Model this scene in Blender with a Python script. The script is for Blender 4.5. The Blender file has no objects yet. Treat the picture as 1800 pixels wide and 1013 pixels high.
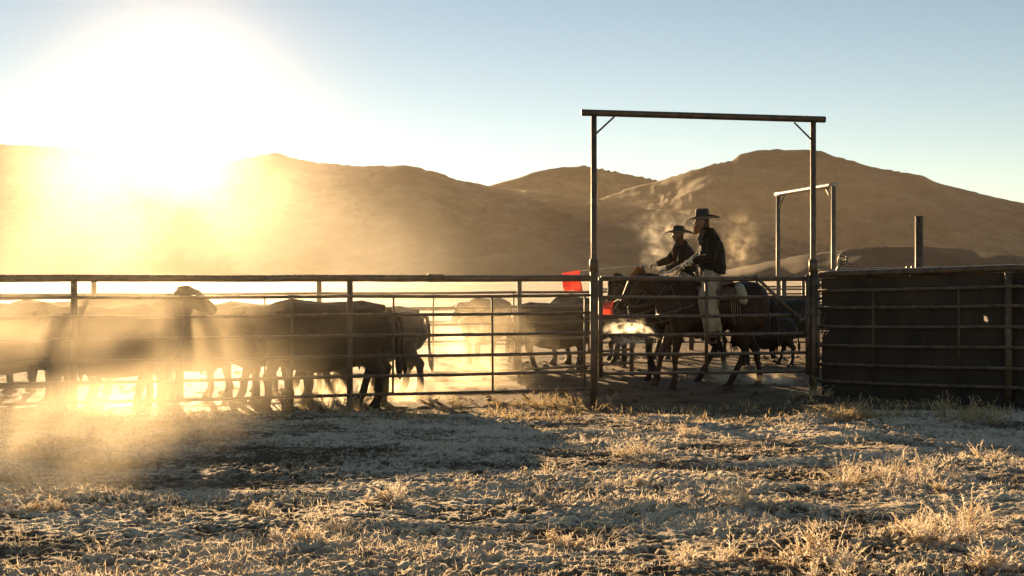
import bpy, bmesh, math, random
import numpy as np
from mathutils import Vector, Matrix

# ------------------------------------------------------------------ camera
SC = bpy.context.scene
COL = SC.collection
H0 = 1.65
cam_d = bpy.data.cameras.new("camera")
cam = bpy.data.objects.new("camera", cam_d)
COL.objects.link(cam)
cam.location = (0, 0, H0)
cam.rotation_euler = (math.radians(90), 0, 0)
cam_d.lens = 40.0
cam_d.sensor_width = 36.0
cam_d.shift_y = -17.5 / 1800.0
cam_d.clip_start = 0.05
cam_d.clip_end = 30000
SC.camera = cam

# ------------------------------------------------------------------ world, sun, exposure
SUN_AZ = math.atan2(-0.295, 1.0)          # left of the view axis
SUN_EL = math.radians(8.7)
W = bpy.data.worlds.new("World")
SC.world = W
W.use_nodes = True
wn = W.node_tree.nodes
sky = wn.new("ShaderNodeTexSky")
sky.sky_type = 'NISHITA'
sky.sun_disc = False
sky.sun_elevation = SUN_EL
sky.sun_rotation = SUN_AZ
sky.altitude = 1400
sky.air_density = 0.85
sky.dust_density = 0.0
sky.ozone_density = 1.0
bgn = wn["Background"]
bgn.inputs["Strength"].default_value = 0.050
W.node_tree.links.new(sky.outputs[0], bgn.inputs[0])

sun_d = bpy.data.lights.new("sun", 'SUN')
sun_d.energy = 5.0
sun_d.angle = math.radians(0.5)
sun_d.color = (1.0, 0.73, 0.45)
sun = bpy.data.objects.new("sun", sun_d)
COL.objects.link(sun)
sdir = Vector((math.sin(SUN_AZ) * math.cos(SUN_EL), math.cos(SUN_AZ) * math.cos(SUN_EL), math.sin(SUN_EL)))
sun.rotation_euler = sdir.to_track_quat('Z', 'Y').to_euler()

SC.view_settings.view_transform = 'Standard'
SC.view_settings.look = 'None'
SC.view_settings.exposure = 1.66
SC.view_settings.gamma = 1.0
SC.view_settings.use_white_balance = True          # daylight balance set for a warm morning
SC.view_settings.white_balance_temperature = 8200
SC.cycles.max_bounces = 6
SC.cycles.diffuse_bounces = 2
SC.cycles.glossy_bounces = 2
SC.cycles.transmission_bounces = 3
SC.cycles.volume_bounces = 1
SC.cycles.transparent_max_bounces = 64
SC.cycles.caustics_reflective = False
SC.cycles.caustics_refractive = False
SC.cycles.use_denoising = True

rnd = random.Random(7)
NR = np.random.RandomState(11)


# ------------------------------------------------------------------ helpers
def P(u, v, Y):
    """point seen at photo pixel (u, v) at depth Y (the survey of the place)"""
    return Vector(((u - 900) / 2000 * Y, Y, H0 - (v - 489) / 2000 * Y))


def perlin(x, y, seed=0):
    x = np.asarray(x, dtype=np.float64); y = np.asarray(y, dtype=np.float64)
    xi = np.floor(x).astype(np.int64); yi = np.floor(y).astype(np.int64)
    xf = x - xi; yf = y - yi

    def g(ix, iy):
        h = (ix * 374761393 + iy * 668265263 + seed * 1442695041) & 0xFFFFFFFF
        h = ((h ^ (h >> 13)) * 1274126177) & 0xFFFFFFFF
        h = h ^ (h >> 16)
        a = h.astype(np.float64) * (2 * math.pi / 4294967296.0)
        return np.cos(a), np.sin(a)
    u = xf * xf * xf * (xf * (xf * 6 - 15) + 10)
    v = yf * yf * yf * (yf * (yf * 6 - 15) + 10)
    a, b = g(xi, yi); n00 = a * xf + b * yf
    a, b = g(xi + 1, yi); n10 = a * (xf - 1) + b * yf
    a, b = g(xi, yi + 1); n01 = a * xf + b * (yf - 1)
    a, b = g(xi + 1, yi + 1); n11 = a * (xf - 1) + b * (yf - 1)
    return ((n00 * (1 - u) + n10 * u) * (1 - v) + (n01 * (1 - u) + n11 * u) * v) * 1.5


def fbm(x, y, oct=4, seed=0, lac=2.03, gain=0.5):
    s = 0; a = 1; t = 0
    for i in range(oct):
        s = s + a * perlin(x, y, seed + i * 17)
        t += a; a *= gain; x = x * lac + 3.1; y = y * lac - 1.7
    return s / t


def smooth01(t):
    t = np.clip(t, 0, 1)
    return t * t * (3 - 2 * t)


def ground_base(x, y):
    x = np.asarray(x, float); y = np.asarray(y, float)
    z = 0.043 * np.maximum(0, 14 - y)
    z = np.minimum(z, 0.043 * 12)
    z = z + 0.09 * smooth01((x - 2.4) / 1.6) * smooth01((y - 10) / 3.5) * smooth01((19 - y) / 3)
    return z


def gz(x, y):
    return float(ground_base(x, y))


def tag(o, label=None, cat=None, group=None, kind=None):
    if label: o['label'] = label
    if cat: o['category'] = cat
    if group: o['group'] = group
    if kind: o['kind'] = kind
    return o


def empty(name, loc, label, cat, group=None, rz=0.0):
    o = bpy.data.objects.new(name, None)
    COL.objects.link(o)
    o.location = loc
    o.rotation_euler = (0, 0, rz)
    o.empty_display_size = 0.2
    return tag(o, label, cat, group)


class MB:
    def __init__(s):
        s.v = []; s.f = []

    def add(s, vs, fs):
        n = len(s.v)
        s.v.extend([tuple(p) for p in vs])
        s.f.extend([tuple(i + n for i in f) for f in fs])

    def box(s, c, d, rz=0.0):
        cx, cy, cz = c; dx, dy, dz = d[0] / 2, d[1] / 2, d[2] / 2
        ca, sa = math.cos(rz), math.sin(rz)
        vs = []
        for z in (-dz, dz):
            for x, y in ((-dx, -dy), (dx, -dy), (dx, dy), (-dx, dy)):
                vs.append((cx + x * ca - y * sa, cy + x * sa + y * ca, cz + z))
        s.add(vs, [(0, 3, 2, 1), (4, 5, 6, 7), (0, 1, 5, 4), (1, 2, 6, 5), (2, 3, 7, 6), (3, 0, 4, 7)])

    def loft(s, rings, side=(0, 1, 0), seg=12, power=2.0, caps=True):
        """rings: (centre, half width along side, half height across)"""
        side = Vector(side).normalized()
        cs = [Vector(r[0]) for r in rings]
        n = len(cs); vs = []; fs = []
        for i in range(n):
            t = (cs[min(i + 1, n - 1)] - cs[max(i - 1, 0)])
            if t.length < 1e-9: t = Vector((0, 0, 1))
            t.normalize()
            sd = side - t * side.dot(t)
            if sd.length < 1e-3: sd = Vector((1, 0, 0)) - t * t.x
            sd.normalize()
            up = t.cross(sd)
            for k in range(seg):
                a = 2 * math.pi * k / seg
                c, q = math.cos(a), math.sin(a)
                c = math.copysign(abs(c) ** (2 / power), c); q = math.copysign(abs(q) ** (2 / power), q)
                vs.append(cs[i] + sd * (c * rings[i][1]) + up * (q * rings[i][2]))
        for i in range(n - 1):
            for k in range(seg):
                k2 = (k + 1) % seg
                fs.append((i * seg + k, i * seg + k2, (i + 1) * seg + k2, (i + 1) * seg + k))
        if caps:
            vs.append(cs[0]); vs.append(cs[-1])
            a = n * seg
            for k in range(seg):
                k2 = (k + 1) % seg
                fs.append((a, k2, k)); fs.append((a + 1, (n - 1) * seg + k, (n - 1) * seg + k2))
        s.add(vs, fs)

    def tube(s, pts, r, seg=8):
        pts = [Vector(p) for p in pts]
        if not isinstance(r, (list, tuple)): r = [r] * len(pts)
        d = pts[-1] - pts[0]
        sd = Vector((0, 0, 1)) if abs(d.normalized().z) < 0.8 else Vector((1, 0, 0))
        sd = d.cross(sd)
        s.loft([(p, q, q) for p, q in zip(pts, r)], side=sd, seg=seg)

    def build(s, name, m, parent=None, smooth=True):
        me = bpy.data.meshes.new(name)
        me.from_pydata(s.v, [], s.f)
        me.update()
        if smooth: me.polygons.foreach_set("use_smooth", [True] * len(me.polygons))
        if m: me.materials.append(m)
        o = bpy.data.objects.new(name, me)
        COL.objects.link(o)
        if parent is not None: o.parent = parent
        return o

    def build_fused(s, name, m, parent=None, voxel=0.015, smooth_it=4, disp=0.0, scale=0.2):
        """overlapping lofts become ONE continuous skin"""
        o = s.build(name + "_raw", m, None)
        md = o.modifiers.new("r", 'REMESH'); md.mode = 'VOXEL'; md.voxel_size = voxel; md.use_smooth_shade = True
        if smooth_it:
            ms = o.modifiers.new("s", 'SMOOTH'); ms.factor = 0.5; ms.iterations = smooth_it
        dg = bpy.context.evaluated_depsgraph_get()
        me = bpy.data.meshes.new_from_object(o.evaluated_get(dg))
        me.name = name
        bpy.data.objects.remove(o, do_unlink=True)
        if disp:
            n = len(me.vertices)
            co = np.empty(n * 3); me.vertices.foreach_get("co", co); co = co.reshape(-1, 3)
            no = np.empty(n * 3); me.vertices.foreach_get("normal", no); no = no.reshape(-1, 3)
            d = fbm((co[:, 0] + co[:, 1] * .7) / scale, (co[:, 2] + co[:, 1] * .5) / scale, 3, 5) * disp
            co += no * d[:, None]
            me.vertices.foreach_set("co", co.ravel())
        me.polygons.foreach_set("use_smooth", [True] * len(me.polygons))
        me.materials.clear(); me.materials.append(m)
        me.update()
        o = bpy.data.objects.new(name, me)
        COL.objects.link(o)
        if parent is not None: o.parent = parent
        return o


def np_mesh(name, co, faces, m, parent=None, smooth=True, loops=4):
    """co (n,3), faces (k,loops)"""
    me = bpy.data.meshes.new(name)
    n = len(co); k = len(faces)
    me.vertices.add(n); me.vertices.foreach_set("co", np.ascontiguousarray(co, dtype=np.float32).ravel())
    me.loops.add(k * loops); me.loops.foreach_set("vertex_index", np.ascontiguousarray(faces, dtype=np.int32).ravel())
    me.polygons.add(k); me.polygons.foreach_set("loop_start", np.arange(0, k * loops, loops, dtype=np.int32))
    try:
        me.polygons.foreach_set("loop_total", np.full(k, loops, dtype=np.int32))
    except Exception:
        pass
    me.polygons.foreach_set("use_smooth", np.full(k, smooth))
    me.materials.append(m)
    me.update(calc_edges=True); me.validate()
    o = bpy.data.objects.new(name, me)
    COL.objects.link(o)
    if parent is not None: o.parent = parent
    return o


def grid_faces(nr, nc):
    i = np.arange(nr - 1)[:, None] * nc + np.arange(nc - 1)[None, :]
    return np.stack([i, i + 1, i + nc + 1, i + nc], -1).reshape(-1, 4)


# ------------------------------------------------------------------ materials
def new_mat(name):
    m = bpy.data.materials.new(name); m.use_nodes = True
    nt = m.node_tree
    return m, nt, nt.nodes, nt.links, nt.nodes["Principled BSDF"]


def mat(name, c1, c2=None, rough=0.7, scale=6.0, bump=0.2, bscale=None, metal=0.0, sheen=0.0, lo=0.35, hi=0.65,
        stretch=(1, 1, 1), spec=0.5, trans=0.0, dist=0.01):
    m, nt, N, L, B = new_mat(name)
    B.inputs["Roughness"].default_value = rough
    B.inputs["Metallic"].default_value = metal
    B.inputs["Specular IOR Level"].default_value = spec
    if sheen:
        B.inputs["Sheen Weight"].default_value = sheen
        B.inputs["Sheen Roughness"].default_value = 0.45
    tc = N.new("ShaderNodeTexCoord"); mp = N.new("ShaderNodeMapping")
    mp.inputs["Scale"].default_value = stretch
    L.new(tc.outputs["Object"], mp.inputs["Vector"])
    nz = N.new("ShaderNodeTexNoise"); nz.inputs["Scale"].default_value = scale; nz.inputs["Detail"].default_value = 6
    L.new(mp.outputs[0], nz.inputs["Vector"])
    cr = N.new("ShaderNodeValToRGB")
    cr.color_ramp.elements[0].position = lo; cr.color_ramp.elements[1].position = hi
    cr.color_ramp.elements[0].color = (*c1, 1); cr.color_ramp.elements[1].color = (*(c2 or c1), 1)
    L.new(nz.outputs[0], cr.inputs[0]); L.new(cr.outputs[0], B.inputs["Base Color"])
    if bump:
        n2 = N.new("ShaderNodeTexNoise"); n2.inputs["Scale"].default_value = bscale or scale * 5; n2.inputs["Detail"].default_value = 4
        L.new(mp.outputs[0], n2.inputs["Vector"])
        bp = N.new("ShaderNodeBump"); bp.inputs["Strength"].default_value = bump; bp.inputs["Distance"].default_value = dist
        L.new(n2.outputs[0], bp.inputs["Height"]); L.new(bp.outputs[0], B.inputs["Normal"])
    if trans:
        tr = N.new("ShaderNodeBsdfTranslucent"); mx = N.new("ShaderNodeMixShader"); mx.inputs[0].default_value = trans
        L.new(cr.outputs[0], tr.inputs[0])
        L.new(B.outputs[0], mx.inputs[1]); L.new(tr.outputs[0], mx.inputs[2])
        L.new(mx.outputs[0], N["Material Output"].inputs["Surface"])
    return m


M = {}
M['rust'] = mat("rusty_pipe", (.060, .034, .020), (.125, .075, .045), .55, 9, .35, 60, metal=.25, spec=.6)
M['rust_far'] = mat("weathered_pipe", (.10, .07, .045), (.19, .14, .10), .55, 5, .2, 40, metal=.2)
M['pale_pipe'] = mat("sunlit_pipe", (.34, .30, .24), (.48, .44, .36), .4, 7, .15, 50, metal=.3)  # far portal's crossbar: the sun falling on it is put into the colour
M['belt'] = mat("rubber_belting", (.015, .010, .007), (.058, .038, .024), .85, 3.2, .5, 30, stretch=(1, 1, .5), lo=.3, hi=.8, dist=.02)
M['cow'] = mat("black_hide", (.014, .008, .004), (.034, .020, .010), .65, 5, .5, 60, sheen=.08, spec=.25)
M['cow_brown'] = mat("brown_hide", (.045, .024, .012), (.085, .048, .026), .65, 4, .5, 60, sheen=.1, spec=.25)
M['cow_dusty'] = mat("dusty_hide", (.030, .022, .015), (.10, .075, .05), .7, 3, .5, 60, sheen=.4)
M['bay'] = mat("bay_horse_coat", (.026, .012, .006), (.048, .022, .011), .55, 4, .15, 70, sheen=.0, spec=.2)
M['darkbay'] = mat("dark_bay_coat", (.014, .008, .006), (.025, .014, .009), .6, 4, .15, 70, sheen=.0, spec=.2)
M['mane'] = mat("dark_mane", (.02, .011, .007), (.04, .022, .013), .6, 30, .6, 120, trans=.15)
M['forelock'] = mat("sunlit_forelock", (.42, .17, .05), (.58, .27, .09), .5, 30, .6, 120, trans=.6)  # sun glow on the hair painted into its orange colour
M['hoof'] = mat("hoof_horn", (.05, .04, .03), (.09, .07, .05), .5, 10, .2)
M['leather'] = mat("saddle_leather", (.07, .035, .018), (.14, .075, .04), .5, 8, .3)
M['strap'] = mat("tan_rein_leather", (.22, .15, .09), (.33, .23, .14), .5, 20, .3)
M['jacket'] = mat("dark_canvas_jacket", (.016, .009, .005), (.030, .018, .010), .9, 3, .6, 25, sheen=.1, spec=.2, dist=.02)
M['jacket2'] = mat("brown_wool_coat", (.024, .014, .008), (.045, .028, .016), .9, 3, .6, 25, sheen=.1, spec=.2, dist=.02)
M['hat'] = mat("black_felt", (.014, .010, .008), (.024, .017, .013), .8, 12, .2, sheen=.5)
M['skin'] = mat("skin", (.15, .085, .055), (.20, .115, .075), .5, 8, .1)
M['beard'] = mat("ginger_beard", (.42, .22, .09), (.66, .40, .18), .6, 60, .8, 160, trans=.65)
M['hair'] = mat("auburn_hair", (.16, .06, .02), (.26, .11, .04), .6, 60, .8, 160, trans=.35)
M['chaps'] = mat("pale_leather_chaps", (.18, .13, .085), (.36, .28, .19), .8, 6, .4, 40, stretch=(2, 2, .5))
M['glove'] = mat("pale_work_glove", (.48, .42, .34), (.62, .56, .46), .8, 12, .3)
M['scarf'] = mat("brown_scarf", (.07, .045, .03), (.16, .10, .06), .9, 8, .6, sheen=.4, trans=.15)
M['flag'] = mat("red_flag_cloth", (.68, .15, .12), (.82, .26, .20), .7, 4, .3, trans=.55)
M['stick'] = mat("white_fibreglass_stick", (.62, .56, .46), (.72, .66, .55), .4, 10, 0)
M['slicker'] = mat("pale_canvas_roll", (.26, .21, .15), (.36, .29, .21), .8, 6, .4)
M['chain'] = mat("steel_chain", (.12, .10, .08), (.2, .17, .13), .4, 20, .2, metal=.7)
M['weed'] = mat("frosted_weed", (.58, .44, .27), (.88, .80, .68), .6, 14, 0, trans=.45)
M['straw'] = mat("dry_grass", (.44, .31, .15), (.68, .56, .36), .6, 9, 0, trans=.45)
M['lichen'] = mat("frost_crust", (.25, .2, .15), (.55, .5, .42), .8, 40, .6)


def soil_material():
    m, nt, N, L, B = new_mat("frosty_ground")
    B.inputs["Roughness"].default_value = 0.75
    B.inputs["Specular IOR Level"].default_value = 0.12
    at = N.new("ShaderNodeAttribute"); at.attribute_name = "frost"
    tc = N.new("ShaderNodeTexCoord")
    n1 = N.new("ShaderNodeTexNoise"); n1.inputs["Scale"].default_value = 1.7; n1.inputs["Detail"].default_value = 8
    n2 = N.new("ShaderNodeTexNoise"); n2.inputs["Scale"].default_value = 38; n2.inputs["Detail"].default_value = 6; n2.inputs["Roughness"].default_value = .7
    for n in (n1, n2): L.new(tc.outputs["Object"], n.inputs["Vector"])
    so = N.new("ShaderNodeValToRGB")
    so.color_ramp.elements[0].position = .35; so.color_ramp.elements[1].position = .65
    so.color_ramp.elements[0].color = (.105, .064, .036, 1); so.color_ramp.elements[1].color = (.21, .14, .08, 1)
    L.new(n1.outputs[0], so.inputs[0])
    # frost coverage = attribute broken up by fine noise
    n3 = N.new("ShaderNodeTexNoise"); n3.inputs["Scale"].default_value = 11; n3.inputs["Detail"].default_value = 5; n3.inputs["Roughness"].default_value = .65
    L.new(tc.outputs["Object"], n3.inputs["Vector"])
    a2 = N.new("ShaderNodeMath"); a2.operation = 'MULTIPLY_ADD'; L.new(n2.outputs[0], a2.inputs[0]); a2.inputs[1].default_value = 1.7; L.new(at.outputs["Fac"], a2.inputs[2])
    ad = N.new("ShaderNodeMath"); ad.operation = 'MULTIPLY_ADD'; L.new(n3.outputs[0], ad.inputs[0]); ad.inputs[1].default_value = 1.0; L.new(a2.outputs[0], ad.inputs[2])
    mr = N.new("ShaderNodeMapRange"); mr.inputs[1].default_value = 1.35 + .28; mr.inputs[2].default_value = 1.35 + .72
    L.new(ad.outputs[0], mr.inputs[0])
    mx = N.new("ShaderNodeMix"); mx.data_type = 'RGBA'
    L.new(mr.outputs[0], mx.inputs[0]); L.new(so.outputs[0], mx.inputs[6]); mx.inputs[7].default_value = (.86, .71, .51, 1)
    L.new(mx.outputs[2], B.inputs["Base Color"])
    bp = N.new("ShaderNodeBump"); bp.inputs["Strength"].default_value = 1.0; bp.inputs["Distance"].default_value = .03
    L.new(n2.outputs[0], bp.inputs["Height"]); L.new(bp.outputs[0], B.inputs["Normal"])
    return m


M['soil'] = soil_material()


def hill_material():
    m, nt, N, L, B = new_mat("sagebrush_hillside")
    B.inputs["Roughness"].default_value = 0.9
    B.inputs["Specular IOR Level"].default_value = 0.1
    tc = N.new("ShaderNodeTexCoord")
    mp = N.new("ShaderNodeMapping"); mp.inputs["Scale"].default_value = (.0055, .003, .012)
    L.new(tc.outputs["Object"], mp.inputs["Vector"])
    n1 = N.new("ShaderNodeTexNoise"); n1.inputs["Scale"].default_value = 1.6; n1.inputs["Detail"].default_value = 9; n1.inputs["Roughness"].default_value = .62
    n1.inputs["Distortion"].default_value = .5
    L.new(mp.outputs[0], n1.inputs["Vector"])
    cr = N.new("ShaderNodeValToRGB"); e = cr.color_ramp.elements
    e[0].position = .34; e[0].color = (.046, .031, .023, 1)
    e[1].position = .80; e[1].color = (.215, .155, .105, 1)
    x = e.new(.5); x.color = (.088, .062, .044, 1)
    L.new(n1.outputs[0], cr.inputs[0])
    n2 = N.new("ShaderNodeTexNoise"); n2.inputs["Scale"].default_value = .05; n2.inputs["Detail"].default_value = 8; n2.inputs["Roughness"].default_value = .7
    L.new(tc.outputs["Object"], n2.inputs["Vector"])
    mr = N.new("ShaderNodeMapRange"); mr.inputs[1].default_value = .3; mr.inputs[2].default_value = .7; mr.inputs[3].default_value = .62; mr.inputs[4].default_value = 1.32
    L.new(n2.outputs[0], mr.inputs[0])
    vm = N.new("ShaderNodeMix"); vm.data_type = 'RGBA'; vm.blend_type = 'MULTIPLY'; vm.inputs[0].default_value = 1
    L.new(cr.outputs[0], vm.inputs[6]); L.new(mr.outputs[0], vm.inputs[7])
    L.new(vm.outputs[2], B.inputs["Base Color"])
    bp = N.new("ShaderNodeBump"); bp.inputs["Strength"].default_value = .4; bp.inputs["Distance"].default_value = 2.0
    L.new(n2.outputs[0], bp.inputs["Height"]); L.new(bp.outputs[0], B.inputs["Normal"])
    return m


M['hill'] = hill_material()


# ------------------------------------------------------------------ the ground, one sheet to the horizon
def relief(X, Y):
    """small-scale height of the churned, frosted ground"""
    near = smooth01((34 - Y) / 10)
    out = smooth01((13.9 - Y - .12 * X) / .8)                 # camera side of the near fence: weedy, cloddy
    c = 0.030 * fbm(X / .55, Y / .45, 3, 3) + 0.5 * 0.0
    r1 = 1 - np.abs(fbm(X / .17 + 4, Y / .12, 3, 21)) * 2.2
    r2 = 1 - np.abs(perlin(X / .065, Y / .05, 44)) * 2
    patch = smooth01(.5 + 1.6 * fbm(X / 1.6, Y / 1.3, 3, 90))
    cl = (.030 * np.clip(r1, 0, 1) ** 2 + .013 * np.clip(r2, 0, 1) + .008 * perlin(X / .032, Y / .028, 61)) * (.45 + .8 * patch)
    big = .022 * fbm(X / 2.6, Y / 2.1, 2, 8)
    cx, cy = np.floor(X / .42), np.floor(Y / .46)            # hoof prints, one to a stride
    h1 = np.mod(np.sin(cx * 127.1 + cy * 311.7) * 43758.5453, 1); h2 = np.mod(np.sin(cx * 269.5 + cy * 183.3) * 43758.5453, 1)
    px_, py_ = (cx + .25 + .5 * h1) * .42, (cy + .25 + .5 * h2) * .46
    dd = np.hypot(X - px_, (Y - py_) * .9) / (.055 + .02 * h2)
    hoof = np.where(np.mod(h1 * 7.3 + h2 * 3.1, 1) < .55, -.030 * np.exp(-dd ** 4) + .012 * np.exp(-((dd - 1.25) / .25) ** 2), 0)
    big = big + hoof
    return near * (big + c * (.5 + .5 * out) + cl * (.22 + .78 * out)) + (1 - near) * .25 * fbm(X / 60, Y / 60, 3, 5) * smooth01((Y - 40) / 60), patch, out, r1


NC = 1000
uu = np.linspace(-.62, .62, NC)
yy = [-4.0]
while yy[-1] < 3.2: yy.append(yy[-1] + .35)
while yy[-1] < 22: yy.append(yy[-1] + .0021 * (yy[-1] + 1.2))
while yy[-1] < 90: yy.append(yy[-1] * 1.012)
while yy[-1] < 9000: yy.append(yy[-1] * 1.06)
yy = np.array(yy)
YY, UU = np.meshgrid(yy, uu, indexing='ij')
XX = UU * (YY + np.where(YY < 60, 5.0, 5.0))
rel, patch, outm, r1 = relief(XX, YY)
ZZ = ground_base(XX, YY) + rel
g_co = np.stack([XX, YY, ZZ], -1).reshape(-1, 3)
ground = np_mesh("ground", g_co, grid_faces(len(yy), NC), M['soil'])
tag(ground, kind="structure")
fine = np.clip(rel / .05, -.6, .9)
frost = outm * (.19 + .26 * smooth01(.5 + 1.5 * fbm(XX / 1.1, YY / .7, 3, 123)) - .10 * smooth01(3 * fbm(XX / 3, YY / 1.6, 2, 321)) + .10 * patch + .30 * np.clip(r1, 0, 1) + .16 * fine + .16 * fbm(XX / .9, YY / .6, 3, 77)) + (1 - outm) * (.06 + .10 * fbm(XX / 1.2, YY / 1.2, 3, 31) + .15 * fine)
PXG = XX / np.maximum(YY, .5) * 2000 + 900
trod_shade = smooth01((900 - PXG) / 260) * smooth01((YY - 6.9 - .5 * perlin(XX / .7, YY / .7, 71)) / .7)      # herd-side ground, trodden; the herd's cast shade also painted browner here
frost = frost - outm * (.10 + .13 * trod_shade * smooth01(.75 - 1.2 * fbm(XX / .5, YY / .4, 3, 402)))
plain = smooth01((YY - 38) / 8)
frost = frost * (1 - plain) + plain * (.60 + .35 * fbm(XX / 14, YY / 9, 4, 66))
at = ground.data.attributes.new("frost", 'FLOAT', 'POINT')
at.data.foreach_set("value", frost.ravel().astype(np.float32))


# ------------------------------------------------------------------ hills
def prof(px, pts):
    xs = [p[0] for p in pts]; ys = [p[1] for p in pts]
    return (489 - np.interp(px, xs, ys)) / 2000.0


def smin_max(a, b, k):
    h = np.clip(.5 + .5 * (a - b) / k, 0, 1)
    return b * (1 - h) + a * h + k * h * (1 - h)


def hill_field(px, R, layers):
    X = (px - 900) / 2000 * R
    z = np.full_like(R, -8.0)
    for (pts, ridge, foot, back, pw, seed, rough) in layers:
        warp = 1 + .10 * fbm(px / 260.0, R * 0 + seed, 3, seed)
        rd = ridge * warp; ft = foot * warp
        t = (R - ft) / (rd - ft)
        e = prof(px, pts)
        es = sum(prof(px + dx, pts) for dx in (-150, -100, -60, -25, 0, 25, 60, 100, 150)) / 9
        kk = np.clip(t, 0, 1) ** 7
        Hh = (e * kk + es * (1 - kk)) * rd + H0
        f = np.where(t < 1, np.clip(t, 0, 1) ** pw, 1 - np.clip((R - rd) / back, 0, 1) * 1.1)
        spur = fbm(X / 210 + seed, R / 420, 5, seed + 3)
        gul = 1 - np.abs(fbm(X / 130 + .4 * spur, R / 300, 4, seed + 9)) * 2.6
        amp = np.clip(t, 0, 1) * np.clip(1.02 - t, 0, 1) * 4
        zi = Hh * f + rough * (amp * (26 * spur + 20 * gul)) + 3.0 * fbm(X / 60, R / 60, 4, seed + 5) * np.clip(t * 3, 0, 1) * rough
        zi = np.where(t <= 0, -8, zi - 6 * (1 - np.clip(t * 12, 0, 1)))
        z = smin_max(z, zi, 6.0)
    return X, z


L_left = ([(-900, 330), (-400, 280), (-100, 258), (0, 255), (120, 260), (200, 272), (300, 290), (400, 285), (450, 272), (482, 267), (520, 278), (560, 286), (640, 292), (700, 292), (730, 293), (750, 299), (770, 302), (800, 315), (860, 328), (950, 339), (1050, 350), (1150, 366), (1260, 388), (1400, 422), (1600, 470), (1800, 520), (3000, 530)], 2300, 1250, 1300, 1.05, 11, .8)
L_mid = ([(-900, 470), (500, 400), (860, 325), (900, 314), (950, 300), (990, 293), (1035, 290), (1065, 298), (1110, 306), (1160, 317), (1300, 345), (1600, 430), (3000, 500)], 3900, 2950, 1500, 1.05, 23, .75)
L_right = ([(300, 540), (700, 500), (900, 420), (1000, 370), (1100, 333), (1160, 318), (1200, 304), (1240, 291), (1285, 282), (1300, 271), (1330, 265), (1350, 262), (1400, 261), (1440, 264), (1470, 275), (1530, 291), (1590, 303), (1625, 310), (1640, 318), (1700, 334), (1750, 348), (1800, 357), (2000, 385), (2500, 420), (3200, 460)], 3000, 2000, 1500, 1.02, 37, .62)
L_fore = ([(-900, 560), (900, 540), (1250, 480), (1400, 450), (1500, 436), (1580, 431), (1680, 436), (1800, 452), (1950, 478), (2100, 540), (3200, 560)], 900, 800, 200, .95, 51, .2)
L_fore2 = ([(-900, 560), (500, 520), (700, 470), (820, 452), (950, 440), (1100, 436), (1200, 444), (1320, 470), (1500, 520), (3200, 560)], 1300, 1120, 260, .95, 61, .2)
hp = np.concatenate([np.linspace(-900, -60, 120)[:-1], np.linspace(-60, 1860, 900), np.linspace(1860, 2900, 150)[1:]])
hr = [480.0]
while hr[-1] < 5600: hr.append(hr[-1] * 1.0085)
hr = np.array(hr)
RR, PX = np.meshgrid(hr, hp, indexing='ij')
HX, HZ = hill_field(PX, RR, [L_left, L_mid, L_right, L_fore, L_fore2])
hills = np_mesh("hills", np.stack([HX, RR, HZ], -1).reshape(-1, 3), grid_faces(len(hr), len(hp)), M['hill'])
tag(hills, kind="structure")

# ------------------------------------------------------------------ pipe fences
def frost_top(m, amount=.55):
    """rime lying on the upward side of the pipes"""
    nt = m.node_tree; N = nt.nodes; L = nt.links; B = N["Principled BSDF"]
    src = B.inputs["Base Color"].links[0].from_socket
    ge = N.new("ShaderNodeNewGeometry"); sx = N.new("ShaderNodeSeparateXYZ"); L.new(ge.outputs["Normal"], sx.inputs[0])
    tc = N.new("ShaderNodeTexCoord"); nz = N.new("ShaderNodeTexNoise"); nz.inputs["Scale"].default_value = 23; nz.inputs["Detail"].default_value = 5
    L.new(tc.outputs["Object"], nz.inputs["Vector"])
    ad = N.new("ShaderNodeMath"); ad.operation = 'ADD'; L.new(sx.outputs["Z"], ad.inputs[0]); L.new(nz.outputs[0], ad.inputs[1])
    mr = N.new("ShaderNodeMapRange"); mr.inputs[1].default_value = 1.22; mr.inputs[2].default_value = 1.55; mr.inputs[4].default_value = amount
    L.new(ad.outputs[0], mr.inputs[0])
    mx = N.new("ShaderNodeMix"); mx.data_type = 'RGBA'
    L.new(mr.outputs[0], mx.inputs[0]); L.new(src, mx.inputs[6]); mx.inputs[7].default_value = (.62, .55, .44, 1)
    L.new(mx.outputs[2], B.inputs["Base Color"])


frost_top(M['rust']); frost_top(M['rust_far'], .4)


def lerp(a, b, t): return a + (b - a) * t


def rail_pts(nodes, z_of, n=14, sag=.004, seed=0):
    r_ = random.Random(seed)
    pts = []
    for i in range(len(nodes) - 1):
        a, b = nodes[i], nodes[i + 1]
        for k in range(n if i < len(nodes) - 2 else n + 1):
            t = k / n
            pts.append(Vector((lerp(a[0], b[0], t), lerp(a[1], b[1], t),
                               lerp(z_of(a), z_of(b), t) - sag * 4 * t * (1 - t) + r_.uniform(-.0015, .0015))))
    return pts


FR = [0, .155, .313, .492, .671, .841, 1]


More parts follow.
